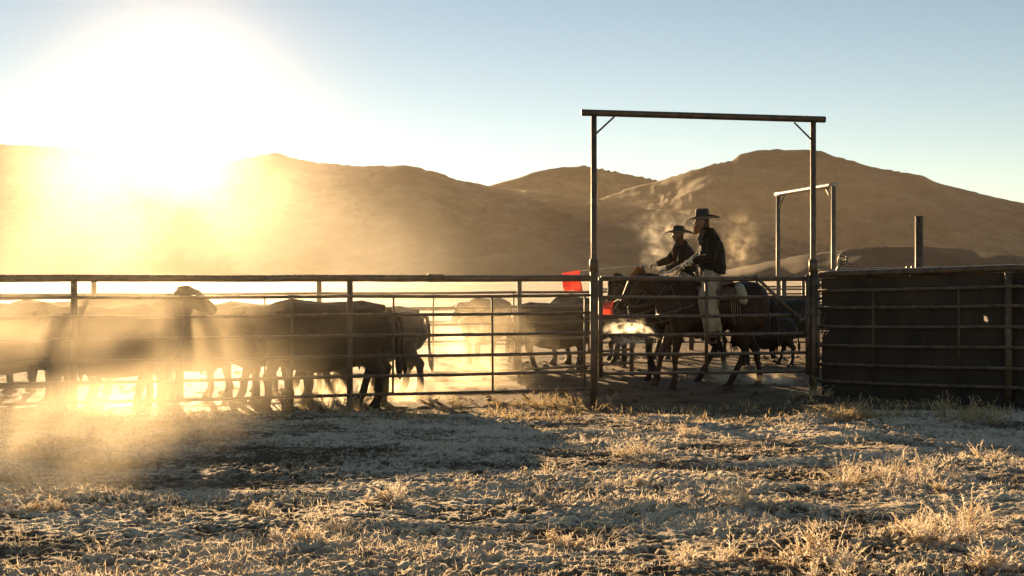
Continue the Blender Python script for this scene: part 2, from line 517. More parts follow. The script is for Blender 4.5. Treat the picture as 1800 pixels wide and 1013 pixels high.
def fence(name, nodes, label, m, ends=(True, True), r_top=.043, r_rail=.02, r_post=.037, r_stay=.014, stays=(), drops=FR,
          drop=1.43, front=.03, group=None, post_top=-.02, clumps=0, seed=1, skip_posts=()):
    """nodes: (X, Y, ztop); stays: (segment, t). Fence > post, rail, stay"""
    x0, y0 = nodes[0][0], nodes[0][1]
    root = empty(name, (x0, y0, gz(x0, y0)), label, 'fence', group)
    org = Vector(root.location)
    r_ = random.Random(seed)
    d = Vector((nodes[-1][0] - x0, nodes[-1][1] - y0, 0)).normalized()
    nrm = Vector((d.y, -d.x, 0))
    if nrm.y > 0: nrm = -nrm
    for i, nd in enumerate(nodes):
        if (i == 0 and not ends[0]) or (i == len(nodes) - 1 and not ends[1]) or i in skip_posts: continue
        mb = MB(); b = Vector((nd[0], nd[1], gz(nd[0], nd[1]) - .3)) - org
        mb.tube([b, Vector((b.x, b.y, nd[2] + post_top - org.z))], r_post, 14)
        mb.build('post', m, root)
    for k, f in enumerate(drops):
        off = nrm * (front if k else 0)
        rr = r_top if k == 0 else r_rail
        pts = [p - org + off for p in rail_pts(nodes, lambda a: a[2] - f * drop, 14, .008 if k else .004, seed * 31 + k)]
        mb = MB(); mb.tube(pts, [rr * (1 + r_.uniform(-.02, .02)) for _ in pts], 12)
        if clumps and k:
            for _ in range(clumps):                            # mud and rime clotted on the rail
                i = r_.randrange(1, len(pts) - 1); c = pts[i] + Vector((r_.uniform(-.2, .2) * d.x, r_.uniform(-.2, .2) * d.y, rr * .8))
                ln = r_.uniform(.03, .12)
                mb.loft([(c - d * ln, .004, .004), (c - d * ln * .4, rr * .7, r_.uniform(.006, .012)), (c + d * ln * .3, rr * .8, r_.uniform(.005, .014)), (c + d * ln, .004, .003)], side=nrm, seg=7)
        mb.build('rail', m, root)
    for (i, t) in stays:
        a, b = nodes[i], nodes[i + 1]
        x, y, zt = lerp(a[0], b[0], t), lerp(a[1], b[1], t), lerp(a[2], b[2], t)
        p = Vector((x, y, zt)) - org + nrm * (front + .004)
        q = p + Vector((r_.uniform(-.01, .01), 0, 0))
        mb = MB(); mb.tube([p - Vector((0, 0, drops[1] * drop)), q - Vector((0, 0, drop))], r_stay, 8)
        mb.build('stay', m, root)
    return root, org, nrm, d


def near_pt(px):
    Y = 2860 / (221 - .026 * px)
    return ((px - 900) / 2000 * Y, Y)


def near_node(px, dz=0.0):
    x, y = near_pt(px)
    return (x, y, H0 - .001 + dz)


xl, yl = near_pt(-433)
nf_nodes = [near_node(-433), near_node(130), near_node(615), near_node(1036)]


def st(nodes, i, px):
    lo, hi = 0.0, 1.0
    a, b = nodes[i], nodes[i + 1]
    for _ in range(30):
        t = (lo + hi) / 2
        x, y = lerp(a[0], b[0], t), lerp(a[1], b[1], t)
        if 900 + 2000 * x / y < px: lo = t
        else: hi = t
    return (i, t)


root, org, nrm, dd = fence('pipe_fence', nf_nodes, 'nearest rusty seven-rail pipe fence, in front of the cattle, left of the tall portal', M['rust'],
                           ends=(True, False), stays=[st(nf_nodes, 0, -60), st(nf_nodes, 1, 322), st(nf_nodes, 1, 513), st(nf_nodes, 2, 691), st(nf_nodes, 2, 864), st(nf_nodes, 2, 1027)],
                           clumps=7, seed=3, post_top=-.04)
mb = MB()
a = Vector(near_node(752)) - org; b = Vector(near_node(779)) - org
mb.tube([a, b], .051, 14); mb.build('sleeve', M['rust'], root)

# fence behind the near cattle
fb = [((-40 - 900) / 2000 * 14.7, 14.7, 1.655), ((165 - 900) / 2000 * 15.45, 15.45, 1.65), ((561 - 900) / 2000 * 16.6, 16.6, 1.65), ((913 - 900) / 2000 * 17.75, 17.75, 1.65), (2.02, 19.2, 1.65)]
fence('pipe_fence', fb, 'weathered pipe fence directly behind the near cattle, its post seen left of the portal', M['rust_far'],
      r_top=.04, stays=[st(fb, 1, 300), st(fb, 1, 466), st(fb, 2, 763), st(fb, 2, 904)], front=-.03, seed=5)
# low rail fence further back
fe = [((560 - 900) / 2000 * 24, 24, .98), ((730 - 900) / 2000 * 24.3, 24.3, .98), ((840 - 900) / 2000 * 24.6, 24.6, .98), ((1036 - 900) / 2000 * 25, 25, .98), ((1160 - 900) / 2000 * 25.4, 25.4, .98)]
fence('pipe_fence', fe, 'low pipe fence far behind the dust, without a top rail above cattle height', M['rust_far'], r_top=.03, drops=[0, .35, .7, 1], drop=.75, seed=7)
# fences to the right, behind the horses
fd = [((1050 - 900) / 2000 * 26, 26, 1.62), ((1215 - 900) / 2000 * 26, 26, 1.62), ((1378 - 900) / 2000 * 26, 26, 1.62), ((1560 - 900) / 2000 * 26, 26, 1.62)]
fence('pipe_fence', fd, 'weathered pipe fence behind the riding horses, running past the foot of the small portal', M['rust_far'], r_top=.04, r_post=.055, stays=[st(fd, 1, 1360), st(fd, 2, 1420)], seed=9)
fg = [((1240 - 900) / 2000 * 37, 37, 1.60), ((1330 - 900) / 2000 * 37, 37, 1.60), ((1412 - 900) / 2000 * 36, 36, 1.60), ((1600 - 900) / 2000 * 35, 35, 1.60)]
fence('pipe_fence', fg, 'farthest pipe fence, standing against the frosty plain behind the gate latch', M['rust_far'], r_top=.04, r_rail=.026, r_post=.05, seed=11)
fk = [P(1437, 477, 19.0), P(1520, 475, 18.4), P(1660, 471, 17.2)]
fk = [(p.x, p.y, p.z) for p in fk]
fence('pipe_fence', fk, 'alley fence whose top rail shows just above the dark belting-covered fence', M['rust_far'], r_top=.035, r_post=.04, seed=13, post_top=-.03)

# far stub posts on the plain
for k, (px, vt) in enumerate([(842, 524), (851, 525), (870, 523), (879, 525)]):
    y = 71 + k
    b = P(px, 489 + 2000 * (H0 - 0) / y, y)
    mb = MB(); h = .42
    mb.tube([b - Vector((0, 0, .2)), b + Vector((0, 0, h * .6)), b + Vector((.01, 0, h))], [.045, .04, .03], 7)
    if k < 3: mb.tube([b + Vector((0, 0, h * .8)), b + Vector((.36, 1, h * .8))], .008, 5)
    o = mb.build('stub_post', M['rust_far']); 
    tag(o, 'small dark stub post standing alone on the bright frosty plain', 'post', 'stub posts on the frosty plain')

# ---- right-hand fence with rubber belting
pa = P(1441, 482.5, 15.27); pb = P(1773, 471.5, 13.62)
dirF = Vector((pb.x - pa.x, pb.y - pa.y, 0))
ff = [(pa.x + .0, pa.y, pa.z), (pb.x, pb.y, pb.z), (pb.x + dirF.x * 1.05, pb.y + dirF.y * 1.05, pb.z + .0)]
FRR = [0, .155, .315, .49, .665, .84, 1]
root, org, nrm, dF = fence('belted_fence', ff, 'dark pipe fence backed with solid rubber belting, right of the tall portal', M['rust'], ends=(False, True),
                           drops=FRR, stays=[st(ff, 0, 1537), st(ff, 0, 1687), (1, .5)], r_top=.046, r_rail=.022, r_post=.047, seed=15, post_top=-.05, clumps=3)
NU, NV = 440, 150
Lx = dirF.length * 2.05
v_ = []; f_ = []
for j in range(NV + 1):
    for i in range(NU + 1):
        t = i / NU; s = t * Lx
        x = pa.x + dF.x * s; y = pa.y + dF.y * s
        zt = lerp(pa.z, pb.z, min(1, t * 2.05)) - .05; zb_ = gz(x, y) - .03
        w = -.010 * ((s * .82 + .3) % 1.0) + .022 * float(perlin(s * 1.7, j * .03, 5)) + .006 * float(perlin(s * 6, j * .1, 6))
        q = Vector((x, y, lerp(zb_, zt, j / NV))) - nrm * (.055 + w) - org
        v_.append(q)
for j in range(NV):
    for i in range(NU):
        c = v_[j * (NU + 1) + i] + org
        u = 900 + 2000 * c.x / c.y; vv = 489 + 2000 * (H0 - c.z) / c.y
        hole1 = ((u - 1448) / 8.5) ** 2 + ((vv - 570) / 17) ** 2 + .5 * math.sin(u * .9 + vv * .5) < 1
        hole2 = ((u - 1732 - (vv - 562) * .35) / 4.2) ** 2 + ((vv - 562) / 5.5) ** 2 + .3 * math.sin(u * 1.3) < 1
        edge = u < 1445 and (vv < 492 or 585 < vv < 608)
        if hole1 or hole2 or edge: continue
        a = j * (NU + 1) + i
        f_.append((a, a + 1, a + NU + 2, a + NU + 1))
mb = MB(); mb.add(v_, f_)
belt = mb.build('belting', M['belt'], root)
sm = belt.modifiers.new('t', 'SOLIDIFY'); sm.thickness = .012; sm.offset = -1

# tall single post behind it
b = P(1615.5, 489, 16.6); 
mb = MB(); mb.tube([(b.x, b.y, -.2), (b.x, b.y, 2.54)], .056, 18); mb.tube([(b.x, b.y, 2.54), (b.x, b.y, 2.552)], .06, 18)
tag(mb.build('pipe_post', M['rust']), 'single tall pipe post sticking up behind the belting-covered fence', 'post')
# two small knobs and the ring-handled latch
lt = empty('gate_latch', (*P(1478, 489, 18.4).xy, 0), 'curled latch with two ring handles poking up beside the small portal', 'latch')
o0 = Vector(lt.location)
def ring(mb, c, r, tr, ax, ay, n=18):
    pts = [c + ax * (r * math.cos(2 * math.pi * k / n)) + ay * (r * math.sin(2 * math.pi * k / n)) for k in range(n + 1)]
    for k in range(n): mb.tube([pts[k], pts[k + 1]], tr, 6)
mb = MB(); mb.tube([P(1470, 482, 18.4) - o0, P(1475, 470, 18.4) - o0, P(1480, 462, 18.4) - o0], [.03, .032, .024], 8)
mb.tube([P(1470, 484, 18.4) - o0, Vector((P(1470, 484, 18.4).x - o0.x, 0, 0))], .03, 8); mb.build('arm', M['chain'], lt)
for (u, v, q) in ((1482, 453, .3), (1481, 458, -.4)):
    mb = MB(); ring(mb, P(u, v, 18.4) - o0, .070, .015, Vector((math.cos(q), math.sin(q), 0)), Vector((0, .15, 1)).normalized()); mb.build('ring', M['chain'], lt)
mb = MB()
for (u, v) in ((1596, 471), (1605, 470.5)):
    c = P(u, v, 17.0); mb.loft([(c - Vector((.03, 0, 0)), .01, .01), (c - Vector((.015, 0, 0)), .035, .035), (c + Vector((.015, 0, 0)), .035, .035), (c + Vector((.03, 0, 0)), .01, .01)], seg=9)
mb.tube([P(1590, 474, 17), P(1612, 473, 17)], .014, 6); mb.tube([P(1601, 474, 17), Vector((P(1601, 474, 17).x, 17, 0))], .02, 6)
tag(mb.build('hinge_bracket', M['chain']), 'small two-knob hinge bracket at the foot of the tall pipe post', 'bracket')


# ---- portals
def portal(name, label, A, B, zA, zB, ext, rb, ru, rl, zs, m, mbeam, br):
    A = Vector((*A, gz(*A))); B = Vector((*B, gz(*B)))
    root = empty(name, A, label, 'gate frame')
    for Q, zt in ((A, zA), (B, zB)):
        mb = MB(); b = Q - A
        mb.tube([b - Vector((0, 0, .4)), Vector((b.x, b.y, zt - A.z))], ru, 16); p = mb.build('post', m, root)
        if rl:
            mb = MB(); mb.tube([b - Vector((0, 0, .4)), Vector((b.x, b.y, zs - A.z))], rl, 16)
            mb.tube([Vector((b.x, b.y, zs - .17 - A.z)), Vector((b.x, b.y, zs - .01 - A.z))], rl * 1.16, 16)
            mb.build('sleeve', m, p)
    d = (B - A); d.z = 0; L_ = d.length; d.normalize()
    a = Vector((0, 0, zA + rb * .6 - A.z)) - d * ext; b = Vector((B.x - A.x, B.y - A.y, zB + rb * .6 - A.z)) + d * ext
    mb = MB(); mb.tube([a.lerp(b, k / 12) for k in range(13)], rb, 18)
    mb.build('beam', mbeam, root)
    for Q, zt, s in ((A, zA, 1), (B, zB, -1)):
        b = Q - A
        mb = MB(); mb.tube([Vector((b.x, b.y, zt - br - A.z)), Vector((b.x, b.y, zt - .02 - A.z)) + d * (s * br)], .0125 if rl else .02, 8); mb.build('brace', m, root)
    return root


PA = (1.061, 14.74); PB = (4.024, 15.2)
portal('gate_portal', 'tall rusty pipe goalpost frame standing over the gate and the riders', PA, PB, 3.765, 3.745, .165, .043, .037, .05, 1.90, M['rust'], M['rust'], .27)
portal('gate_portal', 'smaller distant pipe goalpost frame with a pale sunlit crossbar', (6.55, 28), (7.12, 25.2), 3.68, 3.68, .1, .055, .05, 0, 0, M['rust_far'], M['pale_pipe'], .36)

# ---- the gate
GA = Vector((1.15, 14.76, 0)); GB = Vector((3.945, 15.17, 0))
gt = empty('pipe_gate', (GA.x, GA.y, 0), 'closed six-rail rusty pipe gate in front of the horses, with a diagonal brace', 'gate')
gd = (GB - GA); gn = Vector((gd.y, -gd.x, 0)).normalized()
for k, f in enumerate([0, .198, .397, .595, .800, 1]):
    mb = MB(); z = 1.645 - 1.235 * f
    pts = [Vector((gd.x * t, gd.y * t, z - .006 * math.sin(t * 3.14) + rnd.uniform(-.0015, .0015))) for t in [i / 16 for i in range(17)]]
    mb.tube(pts, .031 if k == 0 else .0215, 12); mb.build('rail', M['rust'], gt)
for t, r in ((0, .030), (1, .033)):
    mb = MB(); mb.tube([Vector((gd.x * t, gd.y * t, .36)), Vector((gd.x * t, gd.y * t, 1.69 if t else 1.66))], r, 12); mb.build('upright', M['rust'], gt)
for px in (1238,):
    t = (px - 1056) / (1420 - 1056); mb = MB()
    mb.tube([Vector((gd.x * t, gd.y * t, .41)) + gn * .028, Vector((gd.x * t, gd.y * t, 1.64)) + gn * .028], .024, 8); mb.build('stay', M['rust'], gt)
a = P(1329, 487, 15.02) - Vector((GA.x, GA.y, 0)); b = P(1414, 570, 15.1) - Vector((GA.x, GA.y, 0))
mb = MB(); mb.tube([a, b], .022, 10); mb.loft([(a - Vector((.03, 0, -.02)), .01, .01), (a, .035, .03), (a + Vector((.03, 0, -.02)), .01, .01)], seg=9)
mb.build('brace', M['rust'], gt)
ch = MB()
for k in range(13):
    t = k / 12; c = P(lerp(1398, 1428, t), 551 + 5 * math.sin(t * 6) + (8 if 3 < k < 8 else 0), 15.0) - Vector((GA.x, GA.y, 0))
    ring(ch, c, .022, .006, Vector((1, 0, .3 * (-1) ** k)).normalized(), Vector((0, .9 if k % 2 else .1, .9)).normalized(), 8)
ch.tube([P(lerp(1398, 1428, t_), 551 + 5 * math.sin(t_ * 6) + (8 if 3 < t_ * 12 < 8 else 0), 15.0) - Vector((GA.x, GA.y, 0)) + Vector((0, 0, -.02)) for t_ in [k / 12 for k in range(13)]], .008, 6)
ch.build('chain', M['chain'], gt)
for z in (.62, 1.42):
    mb = MB(); mb.tube([Vector((-.09, 0, z)), Vector((.02, 0, z))], .016, 8); mb.build('hinge', M['rust'], gt)


# ------------------------------------------------------------------ cattle
def fat(rings, k):
    return [(c, a * k, b * k) for c, a, b in rings]


def cow_mesh(variant, m, seed=1):
    b = MB(); rr = random.Random(seed)
    b.loft([((-.87, 0, 1.06), .06, .10), ((-.84, 0, 1.04), .16, .20), ((-.72, 0, .99), .25, .31), ((-.50, 0, .94), .30, .37), ((-.25, 0, .88), .35, .42),
            ((0, 0, .86), .37, .445), ((.25, 0, .88), .34, .44), ((.45, 0, .91), .29, .42), ((.62, 0, .92), .23, .35), ((.76, 0, .91), .15, .24), ((.83, 0, .90), .07, .12)], seg=20)
    b.loft([((-.78, 0, 1.22), .05, .05), ((-.5, 0, 1.27), .07, .055), ((0, 0, 1.255), .06, .05), ((.4, 0, 1.29), .06, .06), ((.6, 0, 1.24), .06, .06)], seg=10)
    for s in (-1, 1):          # hook bones, pin bones, shoulder blades
        b.loft([((-.62, s * .12, 1.20), .05, .05), ((-.52, s * .20, 1.19), .07, .06), ((-.42, s * .16, 1.16), .05, .05)], seg=8)
        b.loft([((-.84, s * .08, 1.10), .04, .05), ((-.80, s * .12, 1.12), .06, .06), ((-.70, s * .12, 1.10), .05, .06)], seg=8)
        b.loft([((.46, s * .16, 1.20), .06, .07), ((.50, s * .20, 1.05), .09, .12), ((.56, s * .19, .88), .10, .12)], seg=10)
    if variant == 'up':
        nk = [((.45, 0, 1.04), .21, .30), ((.62, 0, 1.13), .17, .26), ((.74, 0, 1.26), .14, .22), ((.84, 0, 1.37), .12, .175)]
        hd = [((.78, 0, 1.47), .09, .09), ((.88, 0, 1.46), .115, .13), ((1.00, 0, 1.405), .105, .125), ((1.11, 0, 1.33), .085, .10), ((1.20, 0, 1.27), .078, .085), ((1.25, 0, 1.235), .06, .06)]
        ear = Vector((.83, 0, 1.49)); brisket = [((.70, 0, .98), .07, .10), ((.80, 0, 1.08), .03, .05)]
    elif variant == 'level':
        nk = [((.50, 0, 1.04), .20, .27), ((.72, 0, 1.07), .15, .20), ((.90, 0, 1.10), .12, .16), ((1.0, 0, 1.12), .11, .14)]
        hd = [((.93, 0, 1.17), .09, .10), ((1.03, 0, 1.14), .115, .13), ((1.13, 0, 1.06), .10, .115), ((1.22, 0, .96), .08, .09), ((1.29, 0, .88), .068, .07), ((1.32, 0, .84), .05, .05)]
        ear = Vector((.98, 0, 1.19)); brisket = [((.72, 0, .80), .07, .12), ((.88, 0, .92), .03, .06)]
    else:
        nk = [((.50, 0, 1.02), .20, .27), ((.72, 0, .95), .15, .20), ((.88, 0, .86), .12, .16), ((.98, 0, .78), .11, .13)]
        hd = [((.92, 0, .84), .09, .10), ((1.01, 0, .77), .115, .13), ((1.08, 0, .66), .10, .115), ((1.12, 0, .54), .08, .09), ((1.14, 0, .45), .068, .07), ((1.145, 0, .40), .05, .05)]
        ear = Vector((.95, 0, .84)); brisket = [((.72, 0, .74), .07, .12), ((.86, 0, .76), .03, .06)]
    b.loft(nk, seg=16); b.loft(hd, seg=14); b.loft(brisket, seg=10)
    for s in (-1, 1):
        b.loft([(ear + Vector((0, s * .08, 0)), .02, .03), (ear + Vector((-.02, s * .16, -.01)), .018, .055), (ear + Vector((-.04, s * .25, -.03)), .010, .02)], side=(1, 0, 0), seg=8)
    g = rr.uniform(-.05, .05)
    for s, off in ((1, .10), (-1, -.09)):
        o = off + g
        b.loft(fat([((.48, s * .17, 1.0), .12, .20), ((.50, s * .17, .80), .10, .14), ((.50 + o * .2, s * .16, .62), .072, .085), ((.50 + o * .7, s * .15, .44), .055, .058), ((.51 + o, s * .15, .38), .055, .06),
                ((.49 + o, s * .15, .28), .038, .042), ((.47 + o * 1.1, s * .15, .15), .042, .048), ((.49 + o * 1.2, s * .15, .08), .042, .05), ((.51 + o * 1.2, s * .15, .02), .055, .072), ((.515 + o * 1.2, s * .15, 0.0), .055, .075)], 1.17), seg=12)
        o = -off + g
        b.loft(fat([((-.55, s * .15, 1.02), .14, .26), ((-.54, s * .17, .82), .13, .22), ((-.58 + o * .2, s * .17, .64), .085, .135), ((-.66 + o * .5, s * .16, .52), .055, .075), ((-.70 + o * .8, s * .15, .46), .05, .066),
                ((-.67 + o, s * .15, .34), .038, .045), ((-.65 + o * 1.2, s * .15, .16), .042, .05), ((-.62 + o * 1.3, s * .15, .08), .042, .05), ((-.60 + o * 1.3, s * .15, .02), .055, .072), ((-.595 + o * 1.3, s * .15, 0), .055, .075)], 1.17), seg=12)
    o = b.build_fused('body', m, None, voxel=.020, smooth_it=4, disp=.012, scale=.22)
    me = o.data; bpy.data.objects.remove(o); return me


def cow_tail_mesh(m):
    b = MB()
    b.tube([(-.83, 0, 1.20), (-.90, 0, 1.14), (-.93, .01, .95), (-.93, .02, .72), (-.94, .01, .62)], [.035, .03, .022, .018, .022], 8)
    b.tube([(-.94, .01, .64), (-.95, .02, .55), (-.96, 0, .44), (-.97, .01, .34)], [.02, .045, .04, .006], 9)
    o = b.build('tail', m); me = o.data; bpy.data.objects.remove(o); return me


CM = {}
for vname in ('up', 'level', 'down'):
    CM[vname] = cow_mesh(vname, M['cow'], {'up': 1, 'level': 2, 'down': 3}[vname])
CT = cow_tail_mesh(M['cow'])


def cow(px, Y, face, sc, variant, label, m='cow', turn=0.0):
    X = (px - 900) / 2000 * Y
    c = empty('cow', (X, Y, gz(X, Y)), label, 'cow', 'cattle in the pens', (0 if face > 0 else math.pi) + math.radians(turn))
    c.scale = (sc, sc, sc)
    for nm, me in (('body', CM[variant]), ('tail', CT)):
        o = bpy.data.objects.new(nm, me); COL.objects.link(o); o.parent = c
        if m != 'cow':
            o.material_slots[0].link = 'OBJECT'; o.material_slots[0].material = M[m]
    return c


cow(566, 14.55, -1, 1.03, 'level', 'large black cow walking left, right behind the middle post of the nearest fence')
cow(644, 16.05, -1, .95, 'down', 'cow at the right end of the near herd, its dusty rump in the open', 'cow_dusty', 4)
cow(590, 15.35, -1, .98, 'level', 'dark cow whose back just shows over the large black cow', 'cow', -4)
cow(345, 14.9, -1, 1.0, 'down', 'dark cow standing in the dust behind the cow with the raised head', 'cow', 3)
cow(198, 13.95, 1, .99, 'up', 'cow facing right with its head raised above the others, at the left', 'cow', 4)
cow(8, 14.35, -1, 1.02, 'level', 'leftmost cow, half hidden in the glowing dust at the picture edge', 'cow', -3)
cow(218, 15.15, -1, 1.06, 'level', 'cow behind the one with the raised head, only its back line showing', 'cow', 2)
cow(95, 16.3, -1, 1.0, 'down', 'cow behind the left part of the near herd, hidden by thick dust', 'cow', 5)
cow(520, 16.45, -1, .95, 'down', 'cow at the back of the near herd, behind the middle fence post', 'cow', 0)
cow(455, 15.75, -1, .99, 'level', 'cow in the middle of the near herd, hidden but for its back and legs', 'cow', 5)
cow(975, 20.0, 1, .93, 'level', 'black cow standing just left of the tall portal, beyond the second fence', 'cow', 22)
cow(1028, 21.6, -1, .98, 'down', 'black cow partly behind the left post of the tall portal, in the far pen', 'cow', -16)
cow(856, 21.8, -1, .96, 'level', 'brown cow facing the camera through the dust, its head rim-lit', 'cow_brown', 62)
cow(1120, 23.0, -1, .88, 'level', 'dark cow in the far pen below the head of the leading horse', 'cow', 6)
cow(1392, 23.5, 1, .93, 'down', 'dark cow in the far pen just behind the horse\'s tail', 'cow', 14)
cow(1345, 21.6, -1, .70, 'level', 'calf beyond the hind legs of the leading horse', 'cow', 8)
cow(1225, 23.8, 1, .9, 'level', 'dark cow seen under the belly of the leading horse', 'cow', -8)


# ------------------------------------------------------------------ horses
def horse(name_label, X, Y, sc, m, tucked, legs, forelock, turn=0.0):
    h = empty('horse', (X, Y, gz(X, Y)), name_label, 'horse', None, math.pi + math.radians(turn))
    h.scale = (sc, sc, sc)
    b = MB()
    b.loft([((-.85, 0, 1.30), .05, .08), ((-.81, 0, 1.29), .15, .19), ((-.70, 0, 1.28), .24, .29), ((-.50, 0, 1.265), .285, .335), ((-.28, 0, 1.21), .285, .325),
            ((0, 0, 1.17), .29, .33), ((.25, 0, 1.17), .28, .345), ((.45, 0, 1.19), .25, .35), ((.62, 0, 1.18), .205, .29), ((.75, 0, 1.15), .15, .20), ((.82, 0, 1.14), .07, .10)], seg=22)
    b.loft([((.05, 0, 1.47), .05, .05), ((.25, 0, 1.53), .05, .06), ((.45, 0, 1.55), .06, .08), ((.62, 0, 1.50), .06, .09)], seg=10)
    if tucked:
        nk = [((.45, 0, 1.28), .17, .30), ((.62, 0, 1.42), .13, .235), ((.76, 0, 1.54), .10, .18), ((.88, 0, 1.60), .085, .14), ((.97, 0, 1.60), .08, .12)]
        hd = [((.92, 0, 1.66), .06, .07), ((.99, 0, 1.60), .085, .125), ((1.04, 0, 1.50), .085, .125), ((1.08, 0, 1.37), .062, .095), ((1.11, 0, 1.25), .052, .075), ((1.13, 0, 1.16), .052, .066), ((1.14, 0, 1.11), .035, .04)]
        poll = Vector((.93, 0, 1.68))
    else:
        nk = [((.45, 0, 1.27), .17, .30), ((.62, 0, 1.38), .13, .24), ((.78, 0, 1.49), .10, .19), ((.92, 0, 1.565), .085, .15), ((1.02, 0, 1.60), .08, .12)]
        hd = [((1.00, 0, 1.67), .06, .06), ((1.06, 0, 1.62), .085, .12), ((1.13, 0, 1.53), .088, .13), ((1.205, 0, 1.41), .064, .098), ((1.275, 0, 1.29), .052, .076), ((1.33, 0, 1.20), .053, .068), ((1.355, 0, 1.15), .036, .04)]
        poll = Vector((1.01, 0, 1.69))
    b.loft(nk, seg=18); b.loft(hd, seg=16)
    jaw = hd[2][0]
    b.loft([((jaw[0] - .10, 0, jaw[2] + .02), .05, .06), ((jaw[0] - .06, 0, jaw[2] - .06), .06, .06), ((jaw[0] - .0, 0, jaw[2] - .15), .04, .04)], seg=10)
    for s in (-1, 1):
        e = poll + Vector((0, s * .05, 0))
        b.loft([(e - Vector((0, 0, .04)), .024, .022), (e + Vector((.0, s * .01, .03)), .03, .026), (e + Vector((.01, s * .015, .08)), .02, .018), (e + Vector((.025, s * .012, .125)), .006, .006)], seg=8)
        ey = Vector((hd[2][0][0] - .01, s * .075, hd[2][0][2] + .05)); b.loft([(ey - Vector((.03, 0, 0)), .01, .012), (ey, .022, .024), (ey + Vector((.03, 0, -.01)), .01, .012)], seg=8)
        # legs: (knee, fetlock, hoof) x,z offsets
        kx, kz, fx, fz, hx, hz_ = legs['f' + ('n' if s > 0 else 'f')]
        b.loft(fat([((.50, s * .15, 1.15), .11, .20), ((.47, s * .155, .98), .10, .15), (((.48 + kx) / 2, s * .15, (.95 + kz) / 2 + .05), .062, .080), ((lerp(.48, kx, .85), s * .14, lerp(.95, kz, .85)), .045, .050), ((kx, s * .14, kz), .047, .053),
                ((lerp(kx, fx, .3), s * .14, lerp(kz, fz, .3)), .032, .037), ((lerp(kx, fx, .75), s * .14, lerp(kz, fz, .75)), .031, .036), ((fx, s * .14, fz), .039, .044), ((lerp(fx, hx, .6), s * .14, lerp(fz, hz_, .6)), .034, .038), ((hx, s * .14, hz_ + .03), .05, .058), ((hx + .005, s * .14, hz_), .055, .062)], 1.13), seg=12)
        kx, kz, fx, fz, hx, hz_ = legs['h' + ('n' if s > 0 else 'f')]
        stx, stz = (-.42 + (kx + .70) * .35), .93
        b.loft(fat([((-.56, s * .13, 1.22), .13, .28), ((-.50, s * .15, 1.05), .14, .25), ((stx - .03, s * .165, stz), .115, .19), ((lerp(stx, kx, .5), s * .155, lerp(stz, kz, .5)), .075, .105), ((lerp(stx, kx, .85), s * .145, lerp(stz, kz, .85)), .045, .062), ((kx, s * .14, kz), .043, .062),
                ((lerp(kx, fx, .3), s * .14, lerp(kz, fz, .3)), .034, .042), ((lerp(kx, fx, .75), s * .14, lerp(kz, fz, .75)), .032, .038), ((fx, s * .14, fz), .04, .046), ((lerp(fx, hx, .6), s * .14, lerp(fz, hz_, .6)), .034, .038), ((hx, s * .14, hz_ + .03), .05, .058), ((hx + .005, s * .14, hz_), .055, .062)], 1.13), seg=12)
    body = b.build_fused('body', m, h, voxel=.015, smooth_it=3, disp=.006, scale=.25)
    # mane: many hanging locks along the crest
    mb = MB(); R_ = random.Random(5)
    crest = [Vector((.42, 0, 1.60)), Vector((.62, 0, 1.66)), Vector((.80, 0, 1.71 if tucked else 1.695)), Vector((.93, 0, 1.74 if tucked else 1.71)), poll + Vector((-.02, 0, .02))]
    for k in range(150):
        t = R_.random() * (len(crest) - 1.001); i = int(t); c = crest[i].lerp(crest[i + 1], t - i)
        s = -1 if R_.random() < .75 else 1
        ln = R_.uniform(.10, .24); w = R_.uniform(.006, .012)
        mb.loft([(c + Vector((0, s * .01, -.03)), w, .006), (c + Vector((R_.uniform(-.02, .02), s * .06, -.02)), w * 1.2, .006), (c + Vector((R_.uniform(-.04, .02), s * (.09 + .02 * R_.random()), -ln * .6)), w, .005), (c + Vector((R_.uniform(-.06, .02), s * .11, -ln)), .002, .002)], seg=5)
    mb.build('mane', M['mane'], h)
    mb = MB()
    for k in range(90):
        c = poll + Vector((R_.uniform(-.01, .05), R_.uniform(-.035, .035), R_.uniform(-.02, .05)))
        ln = R_.uniform(.10, .24)
        mb.loft([(c, .006, .006), (c + Vector((.06, R_.uniform(-.03, .03), .02 + R_.random() * .05)), .008, .007), (c + Vector((.06 + ln * .55, R_.uniform(-.03, .03), -ln * .45)), .007, .006), (c + Vector((.05 + ln * .6, R_.uniform(-.04, .04), -ln * 1.0)), .002, .002)], seg=5)
    mb.build('forelock', forelock, h)
    mb = MB()
    for k in range(70):
        y = R_.uniform(-.05, .05); dx = R_.uniform(-.05, .05)
        mb.loft([((-.80, y * .4, 1.38), .012, .012), ((-.90 + dx * .3, y * .5, 1.28), .014, .014), ((-.93 + dx * .6, y * .8, 1.02), .013, .013), ((-.93 + dx, y, .78), .011, .011), ((-.91 + dx * 1.3, y * 1.2, R_.uniform(.48, .62)), .002, .002)], seg=5)
    mb.build('tail', M['mane'], h)
    # bridle
    br = MB()
    cheek = [Vector((hd[1][0][0] - .04, 0, hd[1][0][2] + .03)), Vector(hd[2][0]), Vector(hd[3][0]), Vector(hd[4][0]), Vector(hd[5][0])]
    for s in (-1, 1):
        pts = [poll + Vector((-.02, s * .03, .0)), Vector((hd[1][0][0] - .02, s * .092, hd[1][0][2])), Vector((hd[2][0][0] - .0, s * .098, hd[2][0][2])), Vector((hd[4][0][0] - .02, s * .062, hd[4][0][2] - .02)), Vector((hd[5][0][0] - .02, s * .060, hd[5][0][2] - .0))]
        br.tube(pts, .009, 6)
